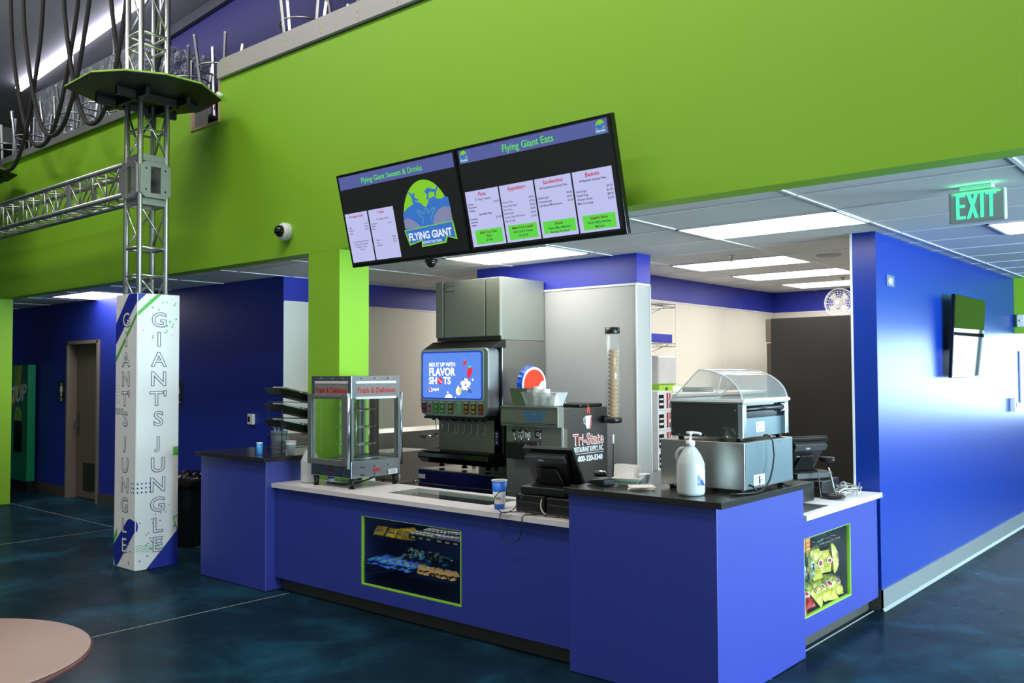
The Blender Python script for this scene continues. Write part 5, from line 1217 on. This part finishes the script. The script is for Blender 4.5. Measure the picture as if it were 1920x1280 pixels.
for k in range(4):
    a_ = k*PI/2+.4; ca, sa = math.cos(a_), math.sin(a_); cb_, sb_ = math.cos(a_+.7), math.sin(a_+.7)
    MB().prism([(.02*ca, -.03, cz+.02*sa), (.12*ca, -.045, cz+.12*sa), (.135*cb_, -.02, cz+.135*sb_), (.05*cb_, -.02, cz+.05*sb_)], (0, .003, 0), mat('pale_fan_blade', (214, 216, 214), .3)).build('blade', t)
# wall shelves on the middle kitchen wall with boxes
def wshelf(z, lb, y0=7.3, y1=8.30):
    t = thing('wire_shelf', lb, 'wire shelf', (-5.19, (y0+y1)/2, z)); L2 = (y1-y0)/2
    m = MB()
    for x in (.02, .18, .34): m.tube([(x, -L2, 0), (x, L2, 0)], .005, CHROME, 6)
    m.tube([(.34, -L2, -.03), (.34, L2, -.03)], .004, CHROME, 6).tube([(.02, L2, -.03), (.34, L2, -.03)], .004, CHROME, 6)
    for k in range(50): m.tube([(.02, -L2+2*L2*k/49, .004), (.34, -L2+2*L2*k/49, .004)], .0022, CHROME, 5)
    for k in range(25): m.tube([(.34, -L2+2*L2*k/24, -.03), (.34, -L2+2*L2*k/24, 0)], .002, CHROME, 4)
    m.build('wire_deck', t)
    for y in (-L2+.1, L2-.08): MB().tube([(.004, y, -.11), (.30, y, -.008)], .004, CHROME, 6).box(.001, .008, y-.01, y+.01, -.13, .0, STEELD).build('bracket', t)
wshelf(2.50, 'upper wire shelf high on the kitchen wall behind the white partition'); wshelf(2.09, 'lower wire shelf holding a blue box behind the white partition')
o = MB().box(-.15, .15, -.45, .45, 0, .09, mat('violet_blue_box', (50, 56, 160), .5)).build('blue_box', loc=(-5.01, 7.80, 2.098), bevel=.004); tag(o, 'flat blue box on the lower wire shelf behind the partition', 'box')
t = thing('prep_cooler', 'white topped prep cooler against the kitchen wall behind the partition', 'prep cooler', (-4.83, 8.7, 0))
MB().box(-.33, .33, -1.0, 1.0, .1, 1.55, mat('grey_white_cooler', (200, 202, 200), .3, .2)).build('body', t, bevel=.01)
MB().box(-.335, .36, -1.02, 1.02, 1.55, 1.58, WHITE).build('top', t, bevel=.004)
MB().box(-.3, .3, -.98, .98, 0, .099, BLACK).build('base', t)
MB().tube([(.345, -.3, .9), (.375, -.3, .93), (.375, -.3, 1.2), (.345, -.3, 1.23)], .01, BLACK, 8).build('door_handle', t)
o = MB().box(-.12, .12, -.18, .18, 0, .30, mat('frosted_bin_plastic', (226, 228, 232), .3, trans=.3)).build('plastic_bin', loc=(-4.92, 8.05, 1.662), bevel=.02); tag(o, 'frosted plastic bin on the prep cooler beside the partition', 'bin')
tgb = thing('glove_box', 'green and white glove box on the prep cooler', 'box', (-4.90, 8.05, 1.581))
MB().box(-.13, .13, -.22, .24, 0, .08, mat('lime_carton', (150, 200, 60), .5)).build('carton', tgb, bevel=.002)
m = MB(SD(.131, 0, 0)); m.rect(.04, .23, .008, .072, PLAINW); m.disc(-.08, .04, .03, mat('dark_green_print', (40, 90, 40), .5), 0, rv=.02); m.build('print', tgb)
for k in range(3):
    o = MB().box(-.2, .2, -.18, .18, 0, .012, STEELD).build('baking_sheet', loc=(-4.88, 8.62, 1.581+.018*k), bevel=.003); o.rotation_euler = (0, 0, .05*k); tag(o, 'steel baking sheet in the low stack on the prep cooler', 'baking sheet', 'baking sheets on the prep cooler')
# stack of printed cartons standing behind the partition edge
t0 = None
CTN = mat('white_carton', (228, 226, 226), .5)
tc_ = thing('side_table', 'steel side table behind the partition edge, under the stacked cartons', 'table', (-4.62, 7.42, 0))
MB().box(-.26, .26, -.35, .35, .84, .87, STEEL).build('tabletop', tc_, bevel=.003)
for sx in (-1, 1):
    for sy in (-1, 1): MB().tube([(sx*.22, sy*.30, 0), (sx*.22, sy*.30, .84)], .018, STEEL, 8).build('leg', tc_)
for k in range(4):
    c_ = thing('carton', ['white carton with red print, lowest in the stack at the partition edge', 'white carton with red print, second from the bottom of the stack', 'white carton with red print, third from the bottom of the stack', 'white carton with red print, topmost of the stack at the partition edge'][k], 'box', (-4.60, 7.42, .871+.186*k), 0, 'cartons stacked behind the partition')
    MB().box(-.14, .14, -.13, .13, .0, .184, CTN).build('carton_body', c_, bevel=.002)
    m = MB(SD(.1405, 0, 0))
    m.rect(-.11, -.02, .02, .15, BLACK); m.rect(-.10, -.03, .05, .07, PLAINW, .001); m.rect(-.10, -.03, .10, .115, PLAINW, .001)
    m.rect(.03, .06, .02, .165, REDP); m.rect(.08, .10, .10, .165, REDP); m.rect(.08, .10, .02, .07, BLACK); m.build('print', c_)

# ================================================================ STEEL BOXES ON THE CORNER BLOCK
BLG = mat('blue_grey_back_panel', (112, 128, 136), .35, .5, var=.03)
DKS = mat('dark_mirror_steel', (92, 92, 88), .14, 1.0, var=.05)
t = thing('steel_drawer_warmer', 'wide lower steel box on the corner block, jug standing before it', 'warmer', (-2.58, 5.015, ZB))
MB().box(-.273, .272, -.325, .325, .022, .290, STEEL).build('cabinet', t, bevel=.003)
MB().box(.2725, .2755, -.318, .318, .03, .284, BLG).build('rear_panel', t, bevel=.001)
for y in (-.30, -.15, .0, .15, .30):
    for z in (.04, .275): MB().ball((.277, y, z), .004, CHROME, seg=8, rings=4).build('screw', t)
for x in (-.22, .22):
    for y in (-.27, .27): MB().lathe([(.02, 0), (.024, .021)], BLACK, (x, y, 0), 12).build('foot', t)
m = MB(SD(.2758, 0, 0)); m.rect(-.22, -.08, .04, .10, PLAINW)
for k in range(5): m.rect(-.21, -.13+.01*(k % 3), .048+.009*k, .051+.009*k, INK, .001)
m.rect(-.155, -.14, .05, .09, BLACK, .001); m.build('rating_label', t)
m = MB().tube([(.277, -.28, .05), (.30, -.28, .045), (.31, -.26, .02), (.30, -.25, .012)], .006, BLACK, 8); m.build('cord_inlet', t)
t = thing('hot_dog_roller', 'upper steel warmer with a clear curved acrylic hood on the corner block', 'warmer', (-2.565, 5.03, ZB+.291))
MB().box(-.233, .2, -.31, .31, .02, .215, DKS).build('cabinet', t, bevel=.003)
MB().box(-.236, .236, -.313, .313, .2152, .225, STEELD).build('top_rim', t)
for y0, y1 in ((-.31, -.262), (.262, .31)): MB().box(.2005, .236, y0, y1, .02, .215, SBL).build('rear_column', t, bevel=.004)
MB().box(.2005, .21, -.262, .262, .02, .13, BLG).build('rear_panel', t); MB().box(.2005, .205, -.262, .262, .13, .215, BLKG).build('dark_slot', t)
MB().tube([(.222, -.262, .185), (.222, .262, .185)], .016, BLACK, 12).tube([(.222, .225, .205), (.236, .24, .20), (.24, .245, .185), (.236, .24, .168), (.222, .225, .162)], .006, WHITE, 8).build('roller_shaft', t)
for x in (-.19, .19):
    for y in (-.26, .26): MB().lathe([(.016, 0), (.02, .019)], BLACK, (x, y, 0), 12).build('foot', t)
for p_ in ((-.225, .05), (-.225, .18), (.19, .05), (.19, .18), (-.17, .03), (.0, .028), (.14, .028)): MB(FR(p_[0], -.3105, p_[1])).disc(0, 0, .005, CHROME, 0, seg=8, th=.003).build('screw', t)
m = MB(SD(.2103, 0, 0)); m.rect(-.09, .02, .045, .105, PLAINW)
for k in range(5): m.rect(-.08, -.03+.008*(k % 2), .052+.009*k, .055+.009*k, INK, .001)
m.build('rating_label', t)
ACR = glass('hazy_acrylic', (.97, .98, .98), .16, .06, .13); ACE = glass('acrylic_edge', (.95, .97, .97), .3, .1, .5)
prof = [(-.232, .232), (-.045, .412)]
for k in range(1, 13):
    a_ = k/12*PI/2; prof.append((-.045+.275*math.sin(a_)*1.0, .232+.18*math.cos(a_)))
m = MB()
for i in range(len(prof)-1):
    (x0, z0), (x1, z1) = prof[i], prof[i+1]; m.add([(x0, -.305, z0), (x1, -.305, z1), (x1, .305, z1), (x0, .305, z0)], [(0, 1, 2, 3)], ACR, True)
m.build('hood_shell', t)
for y in (-.303, .303):
    m = MB(); m.quad([(x, y, z) for x, z in prof], ACR); m.build('hood_end', t)
m = MB()
for y in (-.305, .305): m.tube([(x, y, z) for x, z in prof], .0045, ACE, 6)
m.tube([(-.045, -.305, .412), (-.045, .305, .412)], .004, ACE, 6).tube([(-.045, 0, .41), (-.10, 0, .232)], .004, ACE, 6)
m.box(-.24, .245, -.318, -.30, .2255, .238, ACE).box(-.24, .245, .30, .318, .2255, .238, ACE).box(.225, .245, -.30, .30, .2255, .245, ACE).box(-.24, -.22, -.30, .30, .2255, .238, ACE)
m.build('hood_rim', t)
o = MB().tube([(.0, .0, .32), (.02, .0, .325), (.035, .03, .31), (.04, .04, .28), (.038, .06, .20), (.04, .03, .13), (.045, -.02, .07), (.04, -.07, .03), (.035, -.12, .012), (.02, -.2, .010), (-.02, -.28, .010), (-.05, -.33, .008)], .0055, BLACK, 8).build('power_cord', loc=(-2.335, 4.88, ZB)); 
o.location = (-2.30, 4.92, ZB); tag(o, 'black power cord hanging down the back of the two steel warmers', 'cord')
# paper goods and card reader
t = thing('paper_tray', 'white paper food tray with napkins on the corner block', 'paper tray', (-3.07, 4.68, ZB), .3)
m = MB(); m.add([(-.05, -.055, 0), (.05, -.055, 0), (.05, .055, 0), (-.05, .055, 0), (-.09, -.085, .045), (.09, -.085, .045), (.09, .085, .045), (-.09, .085, .045)], [(0, 1, 2, 3), (0, 4, 5, 1), (1, 5, 6, 2), (2, 6, 7, 3), (3, 7, 4, 0)], WHITE); m.build('tray', t, solid=.004)
m = MB(); m.tube([(-.075, -.075, .025), (.075, -.075, .025)], .003, GRW, 4).tube([(.075, -.075, .025), (.075, .075, .025)], .003, GRW, 4); m.build('green_stripe', t)
NAP = mat('napkin_paper', (232, 222, 212), .9, bump=.5, bscale=60)
for k in range(4):
    o = MB().box(-.065, .065, -.003, .0, -.04, .06, NAP).build('napkin', loc=(-3.10+.006*k, 4.665+.012*k, ZB+.062)); o.rotation_euler = (-.15-.05*k, .05*(k % 2), .25); tag(o, 'beige napkin standing in the paper tray', 'napkin', 'napkins in the paper tray')
o = MB().lathe([(.03, 0), (.04, .055), (.043, .058)], WHITE, seg=20).build('small_paper_cup', loc=(-3.00, 4.73, ZB+.008)); tag(o, 'small white portion cup leaning in the paper tray', 'cup')
for k in range(3):
    o = MB().box(-.075, .075, -.065, .065, 0, .006, NAP).build('napkin', loc=(-2.90+.004*k, 4.545-.003*k, ZB+.0001+.0065*k), bevel=.002); o.rotation_euler = (0, 0, .5+.12*k); tag(o, 'flat napkin in the small pile beside the jug', 'napkin', 'flat napkins on the corner block')
t = thing('card_reader', 'black card reader keypad on the left end of the corner block', 'card reader', (-3.20, 4.56, ZB), -.35)
m = MB(); m.prism([(-.09, -.045, .003), (.09, -.045, .003), (.09, -.045, .045), (-.02, -.045, .035), (-.09, -.045, .018)], (0, .09, 0), BLACK); m.build('body', t, bevel=.006)
m = MB()
for i in range(4):
    for j in range(3): m.box(-.08+.016*i, -.068+.016*i, -.03+.02*j, -.018+.02*j, .026+.0025*i, .030+.0025*i, DGREY)
m.build('keypad', t); MB().box(.0, .07, -.032, .032, .0435, .0465, mat('grey_lcd', (128, 138, 128), .2)).build('display', t)

# cup on the front counter
t = thing('paper_cup', 'blue and white paper cup marked TIPS on the front counter', 'cup', (-3.985, 4.505, ZC))
CB = mat('cup_blue', (0, 110, 220), .4)
rz_ = lambda z: .034+(.052-.034)*z/.19
MB().lathe([(rz_(.0), .0), (rz_(.035), .035)], CB, seg=32).lathe([(rz_(.035), .035), (rz_(.115), .115)], PLAINW, seg=32).lathe([(rz_(.115), .115), (rz_(.185), .185)], CB, seg=32).lathe([(.052, .185), (.0545, .187), (.0545, .191), (.051, .192), (.0505, .186), (.034, .006), (0, .006)], WHITE, seg=32).build('cup_body', t)
yaw_ = math.atan2(-4.505, 3.985)
m = MB()
for ch, a_ in (('T', -.85), ('I', -.55), ('P', -.28), ('S', .05)):
    aa = yaw_+a_; R3 = rz_(.07)+.001; fr2 = Matrix(((-math.sin(aa), 0, math.cos(aa), R3*math.cos(aa)), (math.cos(aa), 0, math.sin(aa), R3*math.sin(aa)), (0, 1, 0, .062), (0, 0, 0, 1)))
    q = MB(fr2); q.text(ch, 0, 0, .030, INKG, 0, 'CENTER'); o_ = len(m.v); m.v += q.v; m.f += [[i+o_ for i in f] for f in q.f]; m.sm += q.sm; k_ = m._m(INKG); m.mi += [k_]*len(q.f)
m.build('handwriting', t)

# ================================================================ REGISTERS
def register(nm_label, loc, rz, back_up=True):
    t = thing('point_of_sale_terminal', nm_label, 'register', loc, rz)
    MB().prism([(-.17, -.14, 0), (.17, -.14, 0), (.20, .16, 0), (-.20, .16, 0)], (0, 0, .055), BLACK).build('base', t, bevel=.012, bseg=3)
    MB().prism([(-.10, -.02, .055), (.10, -.02, .055), (.06, -.075, .17), (-.06, -.075, .17)], (0, .09, 0), BLACK).build('neck', t, bevel=.008)
    sc = thing('x', None, None); bpy.data.objects.remove(sc)
    A = Matrix.Translation((0, .07, .055)) @ Matrix.Rotation(math.radians(32), 4, 'X')
    MB(A).box(-.19, .19, .0, .028, 0, .285, BLACK).build('monitor', t, bevel=.004)
    m = MB(A); m.prism([(-.15, -.001, .26), (.15, -.001, .26), (.12, -.001, .03), (-.09, -.001, .03)], (0, -.045, 0), BLACK); h_ = m.build('rear_housing', t, bevel=.01, bseg=3)
    m = MB(A); m.box(-.10, .02, -.052, -.047, .155, .160, GREY).box(-.07, .02, -.052, -.047, .075, .080, GREY).box(-.15, .15, -.058, -.046, .215, .258, DGREY); m.build('vent_slot', t)
    MB(A @ FR(0, -.0585, 0)).text('PAR', -.03, .228, .022, PLAINW, 0, 'CENTER', bold=.01).build('maker_mark', t)
    MB(A).box(-.18, .18, .029, .031, .01, .275, SCRN).build('touch_screen', t)
    return t
def blackbox(nm, lb, cat, x0, x1, y0, y1, z0, h_, ph='paper_slot'):
    t = thing(nm, lb, cat, ((x0+x1)/2, (y0+y1)/2, z0)); a, b_ = (x1-x0)/2, (y1-y0)/2
    MB().box(-a, a, -b_, b_, 0, h_, BLACK).build('case', t, bevel=.008, bseg=3); MB().box(-a+.02, a-.02, -b_-.001, -b_+.002, h_*.55, h_*.62, DGREY).build(ph, t)
    return t
blackbox('receipt_printer', 'black receipt box under the left half of the front register', 'printer', -3.84, -3.60, 4.50, 4.72, ZC, .112)
blackbox('cash_box', 'black box between the front register and the corner block', 'cash box', -3.585, -3.31, 4.50, 4.80, ZC, .108)
register('black touch screen register, seen from behind, on the front counter', (-3.65, 4.66, ZC+.1125), .12)
t = thing('barcode_scanner', 'black barcode scanner in a stand beside the front register', 'scanner', (-3.42, 4.83, ZC+.0))
MB().tube([(0, 0, .0), (.02, 0, .16), (.03, -.01, .22)], .012, BLACK, 8).build('stand', t); MB().ball((.04, -.02, .245), .04, BLACK, sq=(1.3, .7, .6)).build('scanner_head', t); MB().ball((.06, -.03, .262), .022, CHROME, sq=(1.3, .8, .5)).build('trigger', t)
def cable(lb, pts, loc, mt=BLACK, r=.0032, nm='cable', grp=None):
    # smooth the run
    P = [Vector(p) for p in pts]; out = []
    for i in range(len(P)-1):
        p0, p1, p2, p3 = P[max(i-1, 0)], P[i], P[i+1], P[min(i+2, len(P)-1)]
        for k in range(6):
            s = k/6; out.append(.5*((2*p1)+(p2-p0)*s+(2*p0-5*p1+4*p2-p3)*s*s+(3*p1-p0-3*p2+p3)*s**3))
    out.append(P[-1]); o = MB().tube(out, r, mt, 6).build(nm, loc=loc); tag(o, lb, 'cable', grp); return o
BEI = mat('beige_cable', (205, 190, 160), .5)
cable('thin black cable looping up beside the blue cup', [(.05, .04, .06), (.02, .0, .085), (-.05, -.04, .10), (-.11, -.05, .05), (-.10, -.06, -.0), (-.02, -.075, -.035), (.06, -.07, -.01), (.10, -.05, .05), (.11, -.02, .09)], (-3.80, 4.425, .93))
cable('black cable drooping in a U over the white counter edge below the register', [(-.03, .12, .004), (-.10, .06, .004), (-.125, .0, .004), (-.128, -.018, -.01), (-.128, -.02, -.07), (-.10, -.018, -.15), (-.04, -.018, -.175), (.03, -.018, -.15), (.055, -.02, -.08), (.057, -.018, -.01), (.06, .01, .004), (.09, .05, .004), (.14, .10, .004)], (-3.72, 4.372, ZC))
cable('beige cable curving down from the front register', [(0, 0, .10), (.01, -.02, .05), (.05, -.03, .015), (.12, -.02, .008), (.20, -.03, .006), (.26, .0, .006)], (-3.60, 4.475, ZC), BEI, .0045)
for k in range(4):
    r4 = random.Random(20+k); cable('dark cable in the tangle in front of the register boxes', [(-.22+.14*i+r4.uniform(-.03, .03), r4.uniform(-.045, .03), .006+.012*abs(math.sin(i*2+k))) for i in range(5)], (-3.52, 4.44, ZC), BLACK, .003, grp='cable tangle by the front register')
# second register on the side counter
Z2 = .8865
blackbox('receipt_printer', 'black receipt printer at the near end of the side worktop', 'printer', -2.72, -2.53, 5.98, 6.22, Z2, .13)
blackbox('cash_box', 'black box under the second register by the blue pillar', 'cash box', -2.78, -2.52, 6.34, 6.66, Z2, .12)
register('black register with glowing power light on the side worktop by the blue pillar', (-2.72, 6.45, Z2+.1205), 1.15)
t = thing('barcode_scanner', 'black barcode scanner on a slim pole beside the second register', 'scanner', (-2.44, 6.33, Z2+.0))
MB().ball((0, 0, .022), .09, BLACK, sq=(1.0, .55, .24), z0=-.9).build('foot', t)
MB().tube([(.02, .0, .03), (-.04, .05, .17), (-.06, .07, .24)], .007, CHROME, 8).build('pole', t)
MB().ball((-.07, .08, .27), .045, BLACK, sq=(1.3, .8, .5)).build('scanner_head', t); MB().tube([(-.075+.055*math.cos(q*PI/8), .08+.03*math.sin(q*PI/8), .285) for q in range(16)], .005, DGREY, 6, closed=True).build('scanner_rim', t)
cable('thin upright antenna rod beside the second register', [(0, 0, 0), (-.01, 0, .1), (-.02, 0, .2)], (-2.50, 6.26, Z2+.003), DGREY, .004, 'antenna')
for k in range(7):
    r4 = random.Random(40+k); c0 = (-2.43, 6.60)
    cable('grey cable in the coiled tangle at the far end of the side worktop', [(.05*math.cos(i*1.15+k)*(1+.4*r4.random())+.02*r4.uniform(-1, 1), .11*math.sin(i*1.15+k)*(1+.3*r4.random()), .008+.022*i*(.5+.6*r4.random())*(1 if i < 5 else .5)) for i in range(8)], (c0[0], c0[1]+.04*(k-3)*.4, Z2), [ALUG, GREY, WHITE, DGREY][k % 4], .0032, grp='cable tangle on the side worktop')
o = MB().box(-.10, .12, -.20, .20, 0, .003, mat('black_counter_mat', (34, 36, 38), .5)).build('counter_mat', loc=(-2.47, 5.80, Z2)); tag(o, 'black mat at the near end of the white side worktop', 'mat')
